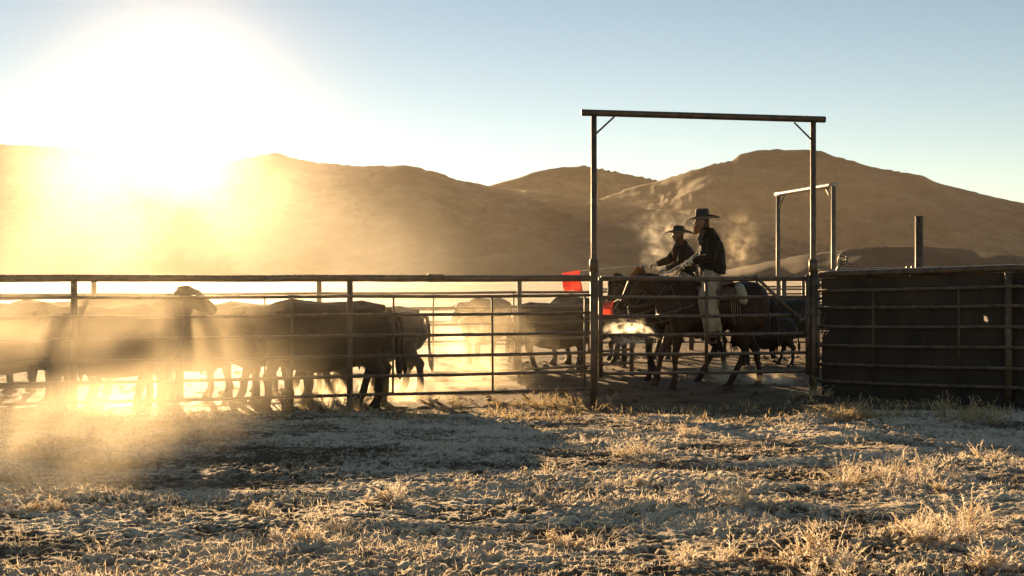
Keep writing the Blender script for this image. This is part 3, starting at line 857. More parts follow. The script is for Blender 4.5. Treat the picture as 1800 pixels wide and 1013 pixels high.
    for i, k in ((1, 1.08), (4, 1.12)):
        c = Vector(hd[i][0]); n2 = Vector(hd[i + 1][0]) - c; n2.normalize(); up = Vector((0, 1, 0)).cross(n2)
        pts = [c + Vector((0, 1, 0)) * (hd[i][1] * k * math.cos(a)) + up * (hd[i][2] * k * math.sin(a)) for a in [2 * math.pi * q / 16 for q in range(17)]]
        for q in range(16): br.tube([pts[q], pts[q + 1]], .009, 5)
    br.build('bridle', M['leather'], h)
    bit = Vector(hd[5][0]) + Vector((-.05, 0, .02))
    return h, bit


legs1 = dict(fn=(.56, .50, .56, .17, .60, .0), ff=(.72, .52, .78, .19, .83, .02), hn=(-.47, .56, -.30, .20, -.19, .0), hf=(-.68, .57, -.74, .19, -.70, .0))
legs2 = dict(fn=(.50, .50, .40, .20, .38, .03), ff=(.46, .50, .44, .17, .48, .0), hn=(-.60, .58, -.40, .22, -.30, .0), hf=(-.72, .57, -.80, .22, -.72, .08))
X1, Y1 = (1251 - 900) / 2000 * 16.8, 16.8
X2, Y2 = (1192 - 900) / 2000 * 18.1, 18.1
h1, bit1 = horse('leading bay horse walking left with a sunlit forelock, ridden by the bearded rider', X1, Y1, 1.0, M['bay'], False, legs1, M['forelock'])
h2, bit2 = horse('dark horse on the far side of the bay, only its head, legs and neck showing', X2, Y2, .97, M['darkbay'], True, legs2, M['mane'])


# ------------------------------------------------------------------ saddles
def saddle(X, Y, z0, label, bag=True):
    s = empty('saddle', (X, Y, z0), label, 'saddle', None, math.pi)      # local z measured from the horse's back
    mb = MB()
    mb.loft([((-.30, 0, .06), .17, .03), ((-.25, 0, .09), .17, .05), ((-.10, 0, .045), .15, .05), ((.05, 0, .05), .13, .05), ((.15, 0, .10), .11, .05), ((.19, 0, .12), .09, .03)], seg=14, power=2.5)
    mb.loft([((-.31, 0, .10), .16, .012), ((-.32, 0, .15), .13, .014), ((-.335, 0, .19), .06, .010)], side=(0, 1, 0), seg=12)
    mb.build('seat', M['leather'], s)
    mb = MB(); mb.tube([(.19, 0, .12), (.215, 0, .19), (.22, 0, .225)], [.03, .02, .022], 9); mb.loft([((.22, 0, .222), .042, .042), ((.222, 0, .238), .040, .040)], side=(0, 1, 0), seg=12)
    mb.build('horn', M['leather'], s)
    for q in (-1, 1):
        mb = MB()
        n = 9; v = []; f = []
        for i in range(n):
            a = i / (n - 1) * 1.25
            for x, ex in ((-.38, 0), (-.30, .03), (.16, .03), (.24, 0)):
                v.append((x, q * (.06 + .265 * math.sin(a)), .055 - .30 * (1 - math.cos(a)) - .02))
        for i in range(n - 1):
            for k in range(3): f.append((i * 4 + k, i * 4 + k + 1, i * 4 + 4 + k + 1, i * 4 + 4 + k))
        mb.add(v, f); o = mb.build('skirt', M['leather'], s); md = o.modifiers.new('t', 'SOLIDIFY'); md.thickness = .018
        mb = MB(); mb.loft([((.02, q * .30, -.02), .014, .10), ((.03, q * .335, -.25), .014, .085), ((.04, q * .34, -.45), .012, .05), ((.045, q * .34, -.62), .010, .02)], side=(0, 1, 0), seg=10)
        mb.build('fender', M['leather'], s)
        mb = MB()
        pts = [Vector((.045 + .065 * math.sin(a) * 1.0, q * .345, -.70 + .085 * math.cos(a))) for a in [2 * math.pi * k / 14 for k in range(15)]]
        for k in range(14): mb.tube([pts[k], pts[k + 1]], .012, 6)
        mb.box((.045, q * .345, -.785), (.11, .08, .02)); mb.build('stirrup', M['leather'], s)
    mb = MB()
    for k in range(24):
        a0, a1 = math.pi * k / 24 + math.pi, math.pi * (k + 1) / 24 + math.pi
        mb.tube([(.12, .31 * math.cos(a0), -.30 + .385 * math.sin(a0) * .93), (.12, .31 * math.cos(a1), -.30 + .385 * math.sin(a1) * .93)], .02, 5)
    mb.build('cinch', M['strap'], s)
    if bag:
        mb = MB(); mb.loft([((-.36, .10, .03), .05, .06), ((-.37, .22, .0), .07, .09), ((-.39, .30, -.10), .075, .10), ((-.41, .325, -.20), .06, .09), ((-.42, .325, -.235), .03, .05)], side=(1, 0, 0), seg=14)
        mb.build('saddle_bag', M['slicker'], s); mb = MB()
        mb.loft([((-.36, -.10, .03), .05, .06), ((-.37, -.22, .0), .07, .09), ((-.39, -.30, -.10), .075, .10), ((-.41, -.325, -.22), .05, .07)], side=(1, 0, 0), seg=12)
        mb.build('saddle_bag', M['slicker'], s)
        mb = MB()
        for k in range(5):
            x = -.22 - .03 * k; mb.tube([(x, .27, -.02), (x - .01, .315, -.25), (x + rnd.uniform(-.03, .03), .33, -.45 - .04 * (k % 3))], .005, 5)
        mb.build('tie_string', M['strap'], s)
    return s


saddle(X1 + .0, Y1, 1.50, 'brown leather stock saddle with a pale saddle bag under the bearded rider')
saddle(X2 + .04, Y2, 1.455, 'brown leather saddle under the smaller rider', False)


# ------------------------------------------------------------------ riders
def hand(mb, w, dirv, side, grip=.8, sc=1.0):
    """palm and five curled fingers; w wrist, dirv hand direction"""
    dirv = dirv.normalized(); side = side.normalized(); dn = dirv.cross(side).normalized()
    if dn.z > 0: dn = -dn
    p = w + dirv * .05 * sc
    mb.loft([(w, .026 * sc, .022 * sc), (w + dirv * .03 * sc, .036 * sc, .020 * sc), (w + dirv * .075 * sc, .042 * sc, .018 * sc), (w + dirv * .092 * sc, .038 * sc, .014 * sc)], side=side, seg=12)
    for k, ln in enumerate((.072, .080, .074, .058)):
        b = w + dirv * .085 * sc + side * ((k - 1.5) * .021 * sc)
        pts = [b]; a = .3 * grip
        for j, q in enumerate((.45, .32, .23)):
            a += 1.05 * grip
            pts.append(pts[-1] + (dirv * math.cos(a) + dn * math.sin(a)) * (ln * q * sc))
        mb.loft([(pp, r, r) for pp, r in zip(pts, (.0105 * sc, .0100 * sc, .009 * sc, .007 * sc))], side=side, seg=8)
    t = w + dirv * .03 * sc + side * -.035 * sc
    mb.loft([(t, .013 * sc, .013 * sc), (t + (dirv * .6 - side * .6 + dn * .3) * .035 * sc, .012 * sc, .012 * sc), (t + (dirv * .9 - side * .3 + dn * .8) * .06 * sc, .009 * sc, .009 * sc)], side=side, seg=8)


def rider(X, Y, label, S, p):
    """facing local +x, origin on the ground beneath the saddle. p: joint positions"""
    r = empty('person', (X, Y, gz(X, Y)), label, 'person', None, math.pi)
    V = Vector
    hip, chest, sh, neck, head = p['hip'], p['chest'], p['sh'], p['neck'], p['head']
    b = MB()
    b.loft([(hip - V((.02, 0, .12)), .10 * S, .08 * S), (hip, .165 * S, .115 * S), (hip.lerp(chest, .5), .145 * S, .10 * S), (chest, .165 * S, .115 * S), (sh - V((0, 0, .03)), .17 * S, .085 * S), (sh + V((.01, 0, .03)), .09 * S, .06 * S)], seg=18)
    b.loft([(sh, .062 * S, .062 * S), (neck, .052 * S, .058 * S), (head - V((.02, 0, .05)), .056 * S, .06 * S)], seg=12)
    # head, face looking +x
    b.loft([(head + V((-.01, 0, -.115)) * S, .030 * S, .035 * S), (head + V((.012, 0, -.09)) * S, .050 * S, .062 * S), (head + V((.012, 0, -.045)) * S, .064 * S, .083 * S), (head + V((.0, 0, 0)) * S, .074 * S, .092 * S), (head + V((-.008, 0, .045)) * S, .076 * S, .095 * S), (head + V((-.01, 0, .09)) * S, .062 * S, .078 * S), (head + V((-.01, 0, .118)) * S, .025 * S, .03 * S)], side=(0, 1, 0), seg=18)
    b.loft([(head + V((.082, 0, .022)) * S, .008 * S, .006 * S), (head + V((.100, 0, -.005)) * S, .012 * S, .012 * S), (head + V((.108, 0, -.022)) * S, .016 * S, .014 * S), (head + V((.088, 0, -.034)) * S, .012 * S, .010 * S)], seg=8)
    b.loft([(head + V((.078, -.05, .030)) * S, .01, .008), (head + V((.088, 0, .028)) * S, .012, .010), (head + V((.078, .05, .030)) * S, .01, .008)], side=(1, 0, 0), seg=8)
    b.loft([(head + V((.082, -.025, -.057)) * S, .008, .007), (head + V((.090, 0, -.057)) * S, .009, .010), (head + V((.082, .025, -.057)) * S, .008, .007)], side=(1, 0, 0), seg=8)
    for s in (-1, 1):
        e = head + V((-.012, s * .078, -.01)) * S
        b.loft([(e - V((0, 0, .03)), .008, .012), (e, .010, .02), (e + V((0, 0, .03)), .008, .012)], side=(0, 1, 0), seg=8)
        for j0, j1, j2, rad in ((p['sh' + 'nf'[s < 0]], p['el' + 'nf'[s < 0]], p['wr' + 'nf'[s < 0]], 1),):
            b.loft([(j0 - V((0, s * .05, .0)), .05 * S, .055 * S), (j0, .052 * S, .056 * S), (j0.lerp(j1, .5), .045 * S, .047 * S), (j1, .040 * S, .042 * S), (j1.lerp(j2, .4), .036 * S, .038 * S), (j2, .026 * S, .026 * S)], seg=12)
        kn, an, to = p['kn' + 'nf'[s < 0]], p['an' + 'nf'[s < 0]], p['to' + 'nf'[s < 0]]
        hj = hip + V((.02, s * .10, -.02))
        b.loft([(hj, .09 * S, .10 * S), (hj.lerp(kn, .4), .082 * S, .09 * S), (kn, .058 * S, .066 * S), (kn.lerp(an, .35), .052 * S, .062 * S), (an, .038 * S, .042 * S)], seg=14)
        b.loft([(an + V((-.06, 0, -.03)), .035, .03), (an + V((0, 0, -.03)), .042, .045), (an.lerp(to, .6) + V((0, 0, -.02)), .045, .035), (to, .03, .018)], side=(0, 1, 0), seg=12)
        hand(b, p['wr' + 'nf'[s < 0]], p['hd' + 'nf'[s < 0]], V((0, 1, 0)), .9, S)
    b.build_fused('body', M['skin'], r, voxel=.008, smooth_it=2)
    # gloves over the hands
    for s in (-1, 1):
        g = MB(); w = p['wr' + 'nf'[s < 0]]; dv = p['hd' + 'nf'[s < 0]]
        hand(g, w - dv.normalized() * .004, dv, V((0, 1, 0)), .9, S * 1.16)
        g.loft([(w - dv.normalized() * .05, .036 * S, .036 * S), (w, .033 * S, .033 * S), (w + dv.normalized() * .03, .04 * S, .03 * S)], seg=12)
        g.build_fused('glove', M['glove'], r, voxel=.0045, smooth_it=1)
    # jacket
    j = MB(); J = S * 1.15
    hem = hip + V((-.0, 0, -.02))
    j.loft([(hem + V((-.005, 0, -.02)), .195 * J, .165 * J), (hem + V((0, 0, .08)), .205 * J, .175 * J), (hem.lerp(chest, .55), .195 * J, .165 * J), (chest, .215 * J, .165 * J), (chest.lerp(sh, .6), .215 * J, .145 * J), (sh + V((0, 0, .01)), .17 * J, .105 * J), (sh.lerp(neck, .5) + V((.0, 0, .02)), .085 * J, .085 * J)], seg=22)
    j.loft([(sh.lerp(neck, .3), .085 * J, .085 * J), (neck + V((-.01, 0, .01)), .078 * J, .088 * J), (neck + V((-.02, 0, .055)), .082 * J, .085 * J)], seg=16)          # turned-up collar
    for s in (-1, 1):
        j0, j1, j2 = p['sh' + 'nf'[s < 0]], p['el' + 'nf'[s < 0]], p['wr' + 'nf'[s < 0]]
        j.loft([(j0 - V((0, s * .07, -.0)), .075 * J, .08 * J), (j0 + V((0, s * .01, 0)), .082 * J, .085 * J), (j0.lerp(j1, .5), .074 * J, .076 * J), (j1, .066 * J, .068 * J), (j1.lerp(j2, .5), .058 * J, .058 * J), (j1.lerp(j2, .92), .050 * J, .048 * J)], seg=14)
    j.build_fused('jacket', M[p['jacket']], r, voxel=.011, smooth_it=2, disp=.016, scale=.09)
    # collar flaps / scarf
    c = MB(); R_ = random.Random(3)
    for k in range(9):
        a = -1.1 + k * .275
        q = neck + V((math.cos(a) * .085, math.sin(a) * .08, -.01)) * 1
        c.loft([(q + V((0, 0, .03)), .02, .012), (q + V((.02, 0, -.03)), .026, .014), (q + V((.035 + R_.uniform(0, .02), 0, -.10)), .022, .012), (q + V((.03, 0, -.17 - R_.uniform(0, .06))), .006, .005)], seg=8)
    c.build('scarf', M['scarf'], r)
    # hat
    ht = MB(); hc = head + V((-.004, 0, .040)) * S
    n = 40; v = []; f = []
    bx, by = p['brim']
    radii = [(.0, .0), (.088, .105), (.13, .145), (.18, .19), (1, 1)]
    for ring_i, t in enumerate((0, .25, .5, .8, 1.0)):
        for k in range(n):
            a = 2 * math.pi * k / n
            ax = lerp(.105 * S, bx, t); ay = lerp(.088 * S, by, t)
            z = -.004 + .030 * t * t * abs(math.sin(a)) ** 2 * 1.6 - .022 * t * t * abs(math.cos(a)) + p.get('tilt', 0) * math.cos(a) * t * bx * 1.0
            v.append(hc + V((ax * math.cos(a), ay * math.sin(a), z + .012)))
    for ring_i in range(4):
        for k in range(n):
            k2 = (k + 1) % n
            f.append((ring_i * n + k, ring_i * n + k2, (ring_i + 1) * n + k2, (ring_i + 1) * n + k))
    ht.add(v, f)
    o = ht.build('hat_brim', M['hat'], None); md = o.modifiers.new('t', 'SOLIDIFY'); md.thickness = .009
    cr = MB(); H = p['crown']
    cr.loft([(hc + V((0, 0, .004)), .089 * S, .108 * S), (hc + V((0, 0, .02)), .089 * S, .108 * S), (hc + V((0, 0, H * .6)), .085 * S, .103 * S), (hc + V((0, 0, H * .9)), .080 * S, .099 * S), (hc + V((0, 0, H)), .072 * S, .09 * S), (hc + V((0, 0, H + .004)), .05 * S, .065 * S), (hc + V((0, 0, H - .012)), .03 * S, .05 * S)], side=(0, 1, 0), seg=26)
    o2 = cr.build('hat', M['hat'], r)
    o.parent = o2; o.name = 'brim'
    bd = MB(); bd.loft([(hc + V((0, 0, .008)), .091 * S, .110 * S), (hc + V((0, 0, .03)), .0905 * S, .1095 * S)], side=(0, 1, 0), seg=26, caps=False); bd.build('hat_band', M['leather'], o2)
    # trousers / chaps
    for s in (-1, 1):
        kn, an = p['kn' + 'nf'[s < 0]], p['an' + 'nf'[s < 0]]
        hj = hip + V((.02, s * .10, -.0))
        cmb = MB()
        cmb.loft([(hip + V((-.02, s * .04, .05)), .13 * S, .135 * S), (hj, .125 * S, .14 * S), (hj.lerp(kn, .45), .11 * S, .125 * S), (kn, .088 * S, .135 * S), (kn.lerp(an, .4), .085 * S, .135 * S), (kn.lerp(an, .8), .085 * S, .135 * S), (kn.lerp(an, .98), .088 * S, .13 * S)], seg=18)
        ob = cmb.build_fused('chaps', M['chaps'], r, voxel=.012, smooth_it=2, disp=.014, scale=.10)
        fr = MB()
        for k in range(26):                      # fringe on the outer, rear edge
            t = k / 25; q = hj.lerp(kn, t * 2) if t < .5 else kn.lerp(an, (t - .5) * 2)
            q = q + V((-.085, s * .055, 0)); ln = .16 + .08 * R_.random()
            fr.loft([(q, .003, .011), (q + V((-.02, s * .015, -ln * .5)), .003, .011), (q + V((-.02 + R_.uniform(-.03, .02), s * .015, -ln)), .002, .005)], side=(0, 1, 0), seg=4)
        fr.build('fringe', M['chaps'], ob)
    return r


V = Vector
pm = dict(hip=V((-.01, 0, 1.72)), chest=V((.0, 0, 2.02)), sh=V((.02, 0, 2.22)), neck=V((.075, 0, 2.32)), head=V((.145, 0, 2.46)),
          shn=V((.0, .19, 2.20)), eln=V((.06, .27, 1.93)), wrn=V((.31, .14, 1.875)), hdn=V((.8, -.25, -.05)),
          shf=V((.04, -.19, 2.20)), elf=V((.12, -.27, 1.95)), wrf=V((.33, -.12, 1.84)), hdf=V((.8, .3, -.1)),
          knn=V((.13, .33, 1.30)), ann=V((.03, .37, .84)), ton=V((.19, .38, .79)), knf=V((.20, -.33, 1.30)), anf=V((.06, -.37, .84)), tof=V((.22, -.38, .79)),
          jacket='jacket', brim=(.262, .225), crown=.150, tilt=-.10)
r1_ = rider(X1 + .0, Y1, 'bearded rider in black hat, dark jacket and pale fringed chaps on the bay horse', 1.0, pm)
mb = MB(); R_ = random.Random(9); hh = pm['head']
for k in range(110):
    a = R_.uniform(-1.25, 1.25); t = R_.random()
    base = hh + V((.012 + .072 * math.cos(a), .060 * math.sin(a), -.045 - .04 * t * math.cos(a)))
    ln = R_.uniform(.05, .11) * (.5 + .5 * math.cos(a))
    tip = base + V((.02 + .012 * R_.random(), R_.uniform(-.012, .012), -ln - .02))
    mb.loft([(base + V((-.012, 0, .012)), .009, .009), (base.lerp(tip, .45) + V((.008, 0, 0)), .010, .010), (tip, .002, .002)], seg=5)
mb.loft([(hh + V((.03, 0, -.08)), .05, .04), (hh + V((.055, 0, -.115)), .045, .045), (hh + V((.075, 0, -.155)), .03, .03), (hh + V((.085, 0, -.185)), .008, .008)], seg=12)
mb.build('beard', M['beard'], r1_)
mb = MB()
for k in range(90):
    a = math.pi + R_.uniform(-1.35, 1.35)
    base = hh + V((-.008 + .090 * math.cos(a), .074 * math.sin(a), R_.uniform(-.01, .05)))
    tip = base + V((.004 * math.cos(a), .004 * math.sin(a), -R_.uniform(.06, .11)))
    mb.loft([(base, .009, .008), (base.lerp(tip, .5), .011, .009), (tip, .003, .003)], seg=5)
mb.build('hair', M['cow_brown'], r1_)
pw = dict(hip=V((.0, 0, 1.70)), chest=V((.02, 0, 1.95)), sh=V((.05, 0, 2.12)), neck=V((.09, 0, 2.20)), head=V((.125, 0, 2.325)),
          shn=V((.05, .16, 2.10)), eln=V((.13, .24, 1.86)), wrn=V((.34, .14, 1.79)), hdn=V((.9, -.1, -.15)),
          shf=V((.09, -.16, 2.10)), elf=V((.26, -.20, 1.93)), wrf=V((.47, -.16, 1.865)), hdf=V((.95, .1, -.05)),
          knn=V((.18, .32, 1.27)), ann=V((.05, .35, .82)), ton=V((.20, .36, .77)), knf=V((.20, -.32, 1.27)), anf=V((.06, -.35, .82)), tof=V((.22, -.36, .77)),
          jacket='jacket2', brim=(.245, .23), crown=.118, tilt=.02)
XR2 = X2 - .03 + .0
# her head is photographed at x 1190
XR2 = (1190 - 900) / 2000 * Y2 + .125 + .02
r2_ = rider(XR2, Y2, 'smaller rider in wide black hat and brown coat, reaching an arm forward', .90, pw)
mb = MB()
for k in range(70):
    s = R_.choice((-1, 1)); c = pw['head'] + V((R_.uniform(-.06, .02), s * .066, R_.uniform(-.04, .0)))
    e = pw['neck'] + V((R_.uniform(.06, .13), s * R_.uniform(.02, .09), -R_.uniform(.16, .30)))
    mb.loft([(c, .008, .008), (c + V((-.01, s * .02, -.09)), .011, .011), (pw['neck'] + V((.06, s * .07, -.05)), .011, .010), (e, .003, .003)], seg=5)
mb.build('hair', M['hair'], r2_)


def tw(root, p):      # local of a figure -> world
    return Vector((root.location.x - p.x, root.location.y - p.y, root.location.z + p.z))


# ------------------------------------------------------------------ flags on sticks and reins
def flag(label, hand_w, tip_w, back, corners, m=M['flag']):
    r = empty('flag', hand_w, label, 'flag')
    d = (tip_w - hand_w).normalized()
    mb = MB(); mb.tube([-d * back, (tip_w - hand_w) * .5, tip_w - hand_w], [.009, .008, .005], 8); mb.build('stick', M['stick'], r)
    n = 14; v = []; f = []
    a, b_, c, e = corners
    for i in range(n + 1):
        for k in range(n + 1):
            s, t = i / n, k / n
            q = (a.lerp(b_, s)).lerp(e.lerp(c, s), t) - hand_w
            q += Vector((.008 * math.sin(t * 7 + s * 2), .022 * math.sin(s * 8 + t * 3) * (.3 + t), .012 * math.sin(s * 5) * t))
            q += Vector((0, .012 * float(perlin(s * 5 + corners[0].x, t * 4, 3)) * 3, .008 * float(perlin(s * 7, t * 2, 9))))
            v.append(q)
    for i in range(n):
        for k in range(n): f.append((i * (n + 1) + k, i * (n + 1) + k + 1, (i + 1) * (n + 1) + k + 1, (i + 1) * (n + 1) + k))
    mb = MB(); mb.add(v, f); o = mb.build('cloth', m, r); md = o.modifiers.new('t', 'SOLIDIFY'); md.thickness = .003
    return r


hw = tw(r1_, pm['wrn'] + pm['hdn'].normalized() * .085)
t2 = P(1079, 531, 17.1)
flag('red flag on a stick hanging beside the muzzle of the bay horse', hw, t2, .24,
     (P(1050, 530, 17.15), P(1079, 530, 17.1), P(1076, 557, 17.1), P(1052, 556, 17.2)))
hw2 = tw(r2_, pw['wrf'] + pw['hdf'].normalized() * .085)
t1 = P(1021, 476, 18.4)
flag('red flag held out over the fence left of the tall portal by the smaller rider', hw2, t1, .15,
     (P(987, 480, 18.4), P(1019, 475, 18.4), P(1023, 511, 18.4), P(992, 513, 18.45)))

for (hr_, bit_, sc_, hands, lab) in ((h1, bit1, 1.0, tw(r1_, pm['wrf'] + pm['hdf'].normalized() * .08), 1), (h2, bit2, .97, tw(r2_, pw['wrn'] + pw['hdn'].normalized() * .08), 2)):
    mb = MB()
    for s in (-1, 1):
        B_ = Vector((hr_.location.x - bit_.x * sc_, hr_.location.y - s * .06, hr_.location.z + bit_.z * sc_)) - Vector(hr_.location)
        Hh = hands - Vector(hr_.location)
        m1 = B_.lerp(Hh, .4) + Vector((0, -s * .20, -.22)); m2 = B_.lerp(Hh, .75) + Vector((0, -s * .13, -.10))
        q = [B_, B_.lerp(m1, .5) + Vector((0, 0, -.03)), m1, m2, Hh]
        R180 = Matrix.Rotation(-math.pi, 3, 'Z')
        mb.tube([(R180 @ w) / sc_ for w in q], .0085, 6)
        q2 = [B_, B_ + Vector((.14, -s * .05, -.17)), B_ + Vector((.38, -s * .22, -.26)), B_ + Vector((.62, -s * .22, -.20)), B_ + Vector((.78, -s * .25, .0)), Hh.lerp(B_, .25) + Vector((0, -s * .18, -.18)), Hh + Vector((.0, 0, -.03))]
        if s > 0: mb.tube([(R180 @ w) / sc_ for w in q2], .0075, 6)
    mb.build('reins', M['leather'], hr_)
    mb = MB()     # breast collar
    for s in (-1, 1):
        mb.tube([(.20, s * .295, 1.28), (.42, s * .272, 1.20), (.60, s * .235, 1.14), (.76, s * .14, 1.10), (.83, s * .03, 1.08)], .014, 6)
        mb.tube([(.20, s * .29, 1.45), (.40, s * .21, 1.50), (.58, s * .13, 1.42), (.75, s * .15, 1.25)], .008, 6) if False else None
    mb.build('breast_collar', M['leather'], hr_)


# ------------------------------------------------------------------ frosted plants
def ground_at(px, v):
    lo, hi = 3.0, 40.0
    for _ in range(50):
        y = (lo + hi) / 2; x = (px - 900) / 2000 * y
        if 489 + 2000 * (H0 - gz(x, y)) / y > v: lo = y
        else: hi = y
    x = (px - 900) / 2000 * lo
    rl = float(relief(np.array([x]), np.array([lo]))[0][0])
    return Vector((x, lo, gz(x, lo) + rl - .01))


def blades(base, dirs, length, width, bend, seed=0):
    """numpy batch: each blade = 5 verts, 3 triangles"""
    n = len(base); Rn = np.random.RandomState(seed)
    up = np.array([0, 0, 1.0])
    side = np.stack([np.cos(Rn.rand(n) * 6.28), np.sin(Rn.rand(n) * 6.28), np.zeros(n)], -1)
    side -= dirs * (side * dirs).sum(1)[:, None]
    side /= np.linalg.norm(side, axis=1)[:, None] + 1e-6
    mid = base + dirs * (length * .55)[:, None]
    tip = base + dirs * length[:, None] + np.stack([Rn.randn(n), Rn.randn(n), -np.abs(Rn.randn(n))], -1) * (bend * length)[:, None]
    w = (side * width[:, None])
    co = np.stack([base - w, base + w, mid - w * .8, mid + w * .8, tip], 1).reshape(-1, 3)
    i = np.arange(n)[:, None] * 5
    tri = np.concatenate([i + [0, 1, 3], i + [0, 3, 2], i + [2, 3, 4]], 1).reshape(-1, 3)
    return co, tri


def weed_mesh(n_stems, h, spread, seed, twigs=16, w=.0022, tw_len=.03, up_bias=1.4):
    """a bushy weed: leaning stems set with short rimed twigs"""
    Rn = np.random.RandomState(seed)
    B_, D_, L_, W_ = [], [], [], []
    nc_ = max(2, int(n_stems / 9))
    cc = [(np.array([Rn.randn() * spread * .42, Rn.randn() * spread * .30, 0]), Rn.uniform(.35, 1.1), Rn.rand() * 6.283) for _ in range(nc_)]
    for s in range(n_stems):
        cen, hk, ca = cc[Rn.randint(nc_)]
        a = ca + Rn.randn() * 1.1; lean = .25 + 1.1 * Rn.rand()
        d = np.array([math.cos(a) * lean, math.sin(a) * lean, up_bias * (.5 + .8 * Rn.rand())]); d /= np.linalg.norm(d)
        p = cen + np.array([math.cos(a), math.sin(a), 0]) * Rn.rand() * spread * .10
        hh_ = h * hk * Rn.uniform(.45, 1.15); segs = 5
        curve = Rn.randn(3) * .12; curve[2] *= .3
        for k in range(segs):
            B_.append(p.copy()); D_.append(d.copy()); L_.append(hh_ / segs * 1.8); W_.append(w * (1.5 - k * .2))
            for t in range(max(1, twigs // segs)):
                q = p + d * hh_ / segs * Rn.rand()
                td = d * .5 + Rn.randn(3) * .75; td[2] = abs(td[2]) * .8 + .1; td /= np.linalg.norm(td)
                B_.append(q); D_.append(td); L_.append(tw_len * Rn.uniform(.4, 1.2) * (1.15 - .5 * k / segs)); W_.append(w * Rn.uniform(.8, 1.5))
            p = p + d * hh_ / segs
            d = d + curve + np.array([0, 0, -.05]); d /= np.linalg.norm(d)
    return blades(np.array(B_), np.array(D_), np.array(L_), np.array(W_), .18, seed)


def weed(px, v, h, spread, n, label, m='weed', seed=0, name='frosted_weed', cat='weed', group='frosted weeds in the foreground', **kw):
    b = ground_at(px, v)
    co, tri = weed_mesh(n, h, spread, seed + 100, **kw)
    o = np_mesh(name, co, tri, M[m], None, False, 3)
    o.location = b
    return tag(o, label, cat, group)


WL = [
    (90, 905, .17, .16, 34, 'small upright frosted weed at the far left, at the edge of the shadow'),
    (462, 905, .10, .16, 30, 'thin frosted weed standing at the lower edge of the cattle shadow'),
    (690, 888, .14, .30, 70, 'broad frosted weed clump just right of the cattle shadow'),
    (810, 872, .13, .08, 14, 'single thin frosted stalk right of the broad clump'),
    (550, 960, .17, .26, 60, 'frosted weed clump low in the picture, below the shadow'),
    (200, 968, .14, .34, 64, 'spreading frosted weed in the left foreground'),
    (590, 945, .12, .10, 20, 'small frosted sprig beside the low clump in the centre left'),
    (340, 1006, .09, .14, 26, 'frosted sprig at the bottom edge, left of centre'),
    (930, 838, .12, .26, 50, 'low frosted weed below the left post of the tall portal'),
    (1130, 868, .13, .14, 26, 'loose frosted stalks in the middle foreground'),
    (1290, 898, .17, .22, 54, 'bushy frosted weed standing alone in the middle of the right foreground'),
    (1190, 768, .17, .26, 60, 'frosted weed in front of the gate, below the horses\' feet'),
    (1110, 800, .14, .45, 90, 'wide pale frosted weed bed in front of the portal\'s left post'),
    (1560, 852, .22, .5, 130, 'largest frosted bush, in front of the belting-covered fence'),
    (1600, 838, .22, .35, 90, 'second bush grown into the largest frosted bush, on its right'),
    (1655, 870, .12, .14, 24, 'small frosted sprig right of the largest bush'),
    (1430, 985, .19, .36, 100, 'golden frosted weed clump at the bottom right of centre'),
    (1640, 955, .22, .30, 80, 'tall frosted weed in the lower right corner area, left of the curled one'),
    (1745, 1000, .17, .16, 34, 'curled white-rimed sprig in the lower right corner'),
    (1690, 935, .17, .30, 60, 'frosted weed at the right, above the curled sprig'),
    (1500, 1010, .13, .35, 60, 'rimed weed cut by the bottom edge, right of centre'),
    (1000, 960, .09, .10, 40, 'low rimed sprigs on the bare ground in the centre foreground'),
    (1180, 985, .12, .3, 60, 'rimed weed low in the picture, under the bushy lone weed'),
    (1740, 815, .15, .3, 50, 'frosted weed below the right post of the belting-covered fence'),
]
for k, (px, v, h, sp, n, lab) in enumerate(WL):
    weed(px, v, h * 1.0, sp, n, lab, 'weed' if k % 3 else 'weed', k * 7, w=.0026, tw_len=.032 if h > .12 else .024)
ST = [
    (962, 716, .26, .42, 110, 'golden dry grass tuft left of the portal\'s left post'),
    (1020, 728, .20, .40, 70, 'flattened dry grass at the foot of the portal\'s left post'),
    (1068, 716, .36, .06, 5, 'single dry stalk just right of the portal\'s left post'),
    (600, 726, .38, .55, 110, 'tall dry weeds round the foot of the middle fence post'),
    (520, 722, .20, .40, 40, 'short dry grass under the bottom rail, left of the middle post'),
    (830, 716, .22, .6, 60, 'thin dry grass under the nearest fence, right of the middle post'),
    (1412, 698, .30, .30, 46, 'dry stalks at the foot of the portal\'s right post'),
    (1500, 738, .28, .50, 110, 'golden tuft in front of the left end of the belting-covered fence'),
    (1545, 742, .24, .40, 70, 'golden tuft along the middle of the belting-covered fence'),
    (1720, 742, .34, .50, 60, 'dark dry weeds in the shade near the right post of the belting-covered fence'),
    (1640, 742, .30, .50, 60, 'shaded dry weeds against the belting-covered fence'),
    (700, 742, .10, .5, 40, 'low dry grass in front of the fence, right of the middle post'),
]
for k, (px, v, h, sp, n, lab) in enumerate(ST):
    weed(px, v, h, sp, n, lab, 'straw', 300 + k * 5, 'dry_grass_tuft', 'grass tuft', 'dry grass tufts along the fences', twigs=10, w=.0034, tw_len=.05, up_bias=1.1)


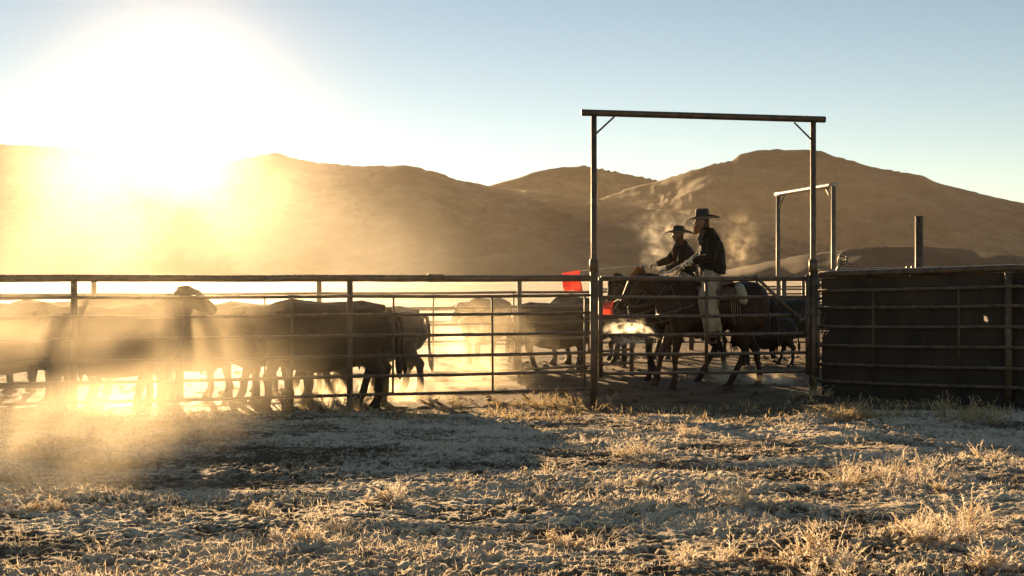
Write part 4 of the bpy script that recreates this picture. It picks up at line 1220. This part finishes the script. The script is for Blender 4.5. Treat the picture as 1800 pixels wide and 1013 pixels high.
# ground cover nobody could count
def cover(name, n, y0, y1, hmin, hmax, wid, mname, seed, dens):
    Rn = np.random.RandomState(seed)
    Yc = np.exp(Rn.uniform(math.log(y0), math.log(y1), n)); Uc = Rn.uniform(-.56, .56, n)
    Xc = Uc * (Yc + 1.2)
    rl, pt, ou, rr1 = relief(Xc, Yc)
    pr = dens(Xc, Yc, pt, ou)
    keep = Rn.rand(n) < pr
    Xc, Yc, rl = Xc[keep], Yc[keep], rl[keep]; pr = pr[keep]; k = keep.sum()
    base = np.stack([Xc, Yc, ground_base(Xc, Yc) + rl - .004], -1)
    a = Rn.rand(k) * 6.283; l = Rn.rand(k) * 1.3
    d = np.stack([np.cos(a) * l, np.sin(a) * l, .35 + Rn.rand(k)], -1); d /= np.linalg.norm(d, axis=1)[:, None]
    ln = (hmin + (hmax - hmin) * Rn.rand(k) ** 2) * (.5 + .8 * pr)
    co, tri = blades(base, d, ln, np.full(k, wid) * (.6 + .8 * Rn.rand(k)) * np.clip(Yc / 7, .8, 2), .25, seed)
    o = np_mesh(name, co, tri, M[mname], None, False, 3)
    return tag(o, kind='stuff')


def dens_frost(x, y, pt, ou):
    u = x / y * 2000 + 900
    cl = smooth01(.42 + 2.2 * fbm(x / .5, y / .42, 3, 140))
    v = np.clip((.06 + .94 * cl) * (.25 + .75 * pt) * ou, 0, 1)
    left = smooth01((820 - u) / 200) * smooth01((y - 7.0) / .8)          # trampled bare patch by the herd
    return v * (1 - .75 * left)


cover('frosted_grass', 230000, 3.9, 14.2, .008, .055, .0020, 'weed', 5, dens_frost)
cover('dry_sprigs', 48000, 4.0, 14.0, .015, .065, .0022, 'weed', 15, lambda x, y, p, o: np.clip(smooth01(.2 + 2.6 * fbm(x / .7, y / .5, 3, 333)) * o, 0, 1) * np.where(x / y < -.05, np.where(y > 7.5, .25, 1), 1))
cover('dry_grass', 26000, 10.5, 15.5, .03, .13, .0032, 'straw', 6, lambda x, y, p, o: np.clip(smooth01(.35 + 2.4 * fbm(x / .8, y / .6, 3, 180)) * smooth01((y - 11.5 + .0 * x) / 1.5) * smooth01((14.6 + .1 * x - y) / .6), 0, 1))

# droppings and clods on the pen floor
mb = MB(); R_ = random.Random(21)
for k in range(420):
    y = R_.uniform(14.8, 25); x = R_.uniform(-.5, .5) * y; s = R_.uniform(.02, .06)
    c = V((x, y, gz(x, y) + s * .2))
    mb.loft([(c + V((-s, 0, 0)), s * .3, s * .2), (c + V((-s * .3, s * .2, .01)), s * R_.uniform(.6, 1), s * .6), (c + V((s * .4, 0, 0)), s * .8, s * .5), (c + V((s, 0, 0)), s * .2, s * .15)], seg=6)
tag(mb.build('clods', M['soil'], None, False), kind='stuff')


# ------------------------------------------------------------------ haze: pale even air over the whole valley
def volume_mat(name, color, density, g, build=None):
    m = bpy.data.materials.new(name); m.use_nodes = True
    N = m.node_tree.nodes; L = m.node_tree.links
    N.remove(N["Principled BSDF"])
    pv = N.new("ShaderNodeVolumePrincipled")
    pv.inputs["Color"].default_value = (*color, 1)
    pv.inputs["Density"].default_value = density
    pv.inputs["Anisotropy"].default_value = g
    L.new(pv.outputs[0], N["Material Output"].inputs["Volume"])
    return m, N, L, pv


hz_m, _, _, _ = volume_mat("haze_air", (.98, .93, .86), 0.0000011, 0.95)
mb = MB(); mb.box((0, 2900, 218), (9000, 6100, 440 + 4 + 2)); 
haze = mb.build("haze", hz_m, None, False)
tag(haze, kind="stuff")


# ------------------------------------------------------------------ dust, breath and added flare wash: soft-edged volumes
def cloud(name, label_kind, c, r, density, g, color, seed, nscale, lo=.42, hi=.72, warp=(1, 1, 1), rot=0.0, falloff=1.0):
    """ellipsoid of drifting dust; density falls to nothing at its edge"""
    m, N, L, pv = volume_mat(name + '_air', color, 0, g)
    tc = N.new("ShaderNodeTexCoord")
    ln = N.new("ShaderNodeVectorMath"); ln.operation = 'LENGTH'; L.new(tc.outputs["Object"], ln.inputs[0])
    fo = N.new("ShaderNodeMapRange"); fo.inputs[1].default_value = 1.0; fo.inputs[2].default_value = 0.15; fo.interpolation_type = 'SMOOTHSTEP'
    L.new(ln.outputs["Value"], fo.inputs[0])
    mp = N.new("ShaderNodeMapping"); mp.inputs["Location"].default_value = (seed * 3.7, seed * 1.3, seed * 2.1)
    mp.inputs["Scale"].default_value = (r[0] * nscale * warp[0], r[1] * nscale * warp[1], r[2] * nscale * warp[2])
    L.new(tc.outputs["Object"], mp.inputs["Vector"])
    nz = N.new("ShaderNodeTexNoise"); nz.inputs["Scale"].default_value = 1.0; nz.inputs["Detail"].default_value = 4; nz.inputs["Roughness"].default_value = .55
    nz.inputs["Distortion"].default_value = .6
    L.new(mp.outputs[0], nz.inputs["Vector"])
    mr = N.new("ShaderNodeMapRange"); mr.inputs[1].default_value = lo; mr.inputs[2].default_value = hi; mr.interpolation_type = 'SMOOTHSTEP'
    L.new(nz.outputs[0], mr.inputs[0])
    mu = N.new("ShaderNodeMath"); mu.operation = 'MULTIPLY'; L.new(fo.outputs[0], mu.inputs[0]); L.new(mr.outputs[0], mu.inputs[1])
    m2 = N.new("ShaderNodeMath"); m2.operation = 'MULTIPLY'; L.new(mu.outputs[0], m2.inputs[0]); m2.inputs[1].default_value = density
    L.new(m2.outputs[0], pv.inputs["Density"])
    bm = bmesh.new(); bmesh.ops.create_icosphere(bm, subdivisions=3, radius=1.03)
    me = bpy.data.meshes.new(name); bm.to_mesh(me); bm.free(); me.materials.append(m)
    o = bpy.data.objects.new(name, me); COL.objects.link(o)
    o.location = c; o.scale = r; o.rotation_euler = (0, rot, 0)
    tag(o, kind='stuff')
    try: m.cycles.volume_step_rate = 1.0
    except Exception: pass
    return o


DUSTC = (.97, .86, .67)
STEAM = (.98, .95, .88)
vm_, _, _, _ = volume_mat("valley_dust_air", (.98, .84, .66), 0.000022, 0.45)  # added volume, there to lift and warm the tone of the hills
bm = bmesh.new(); bmesh.ops.create_icosphere(bm, subdivisions=4, radius=1.0)
me = bpy.data.meshes.new('valley_dust'); bm.to_mesh(me); bm.free(); me.materials.append(vm_)
vd = bpy.data.objects.new('valley_dust', me); COL.objects.link(vd)
vd.location = (-300, 1620, 0); vd.scale = (2600, 1450, 230); tag(vd, kind='stuff')
cloud('flare_veil', 0, (-8.5, 17.0, .8), (13, 12, 3.2), .0060, .58, (.98, .88, .70), 13, .12, .0, .5)  # added volume imitating the lens-flare veil that lifts the darks
cloud('dust_glow_cloud', 0, P(285, 300, 22.5), (4.4, 4.6, 2.4), .042, .70, (.99, .94, .84), 15, .5, .34, .74)  # added volume imitating the white sun wash over the ridge
cloud('dust_glow_cloud', 0, P(230, 430, 18.8), (7.6, 5.6, 2.7), .038, .62, (.99, .95, .87), 1, .34, .36, .72)  # herd dust, raised and widened to give the warm wash below the sun
cloud('dust_glow_cloud', 0, P(150, 640, 13.2), (4.2, 3.0, 1.2), .17, .70, DUSTC, 2, .8, .36, .66)
cloud('dust_glow_cloud', 0, P(620, 610, 16.0), (3.4, 2.4, 1.2), .08, .70, DUSTC, 3, 1.1, .38, .66)
cloud('dust_glow_cloud', 0, P(815, 625, 17.0), (1.7, 1.6, 1.0), .36, .70, DUSTC, 4, 1.9, .44, .66)
cloud('dust_glow_cloud', 0, P(20, 680, 11.0), (3.1, 2.2, .9), .30, .70, DUSTC, 5, .8, .32, .72)  # dust enlarged to imitate flare wash over the left rails
cloud('dust_glow_cloud', 0, (-3.0, 7.6, .55), (2.0, 1.9, .55), .32, .70, DUSTC, 14, 1.3, .36, .68, rot=-.3)  # added volume imitating the flare beam low on the left
cloud('kicked_dust', 0, P(1272, 655, 17.2), (.36, .4, .32), 3.0, .7, DUSTC, 6, 4, .38, .66)
cloud('kicked_dust', 0, P(1355, 668, 17.0), (.55, .45, .16), 4.0, .7, DUSTC, 7, 4, .36, .62)
cloud('kicked_dust', 0, P(640, 690, 15.2), (1.6, .8, .30), 1.2, .7, DUSTC, 8, 2, .34, .66)
cloud('breath_vapour', 0, P(1110, 585, 17.4), (.52, .35, .27), 8.0, .6, STEAM, 9, 8, .47, .66)
cloud('breath_vapour', 0, P(1156, 438, 18.6), (.42, .4, .56), .8, .6, STEAM, 10, 6, .44, .74)
cloud('breath_vapour', 0, P(1180, 398, 18.6), (.8, .4, .32), .7, .6, STEAM, 11, 7, .44, .74)
cloud('breath_vapour', 0, P(1300, 430, 17.6), (.42, .4, .70), .8, .6, DUSTC, 12, 8, .44, .74)
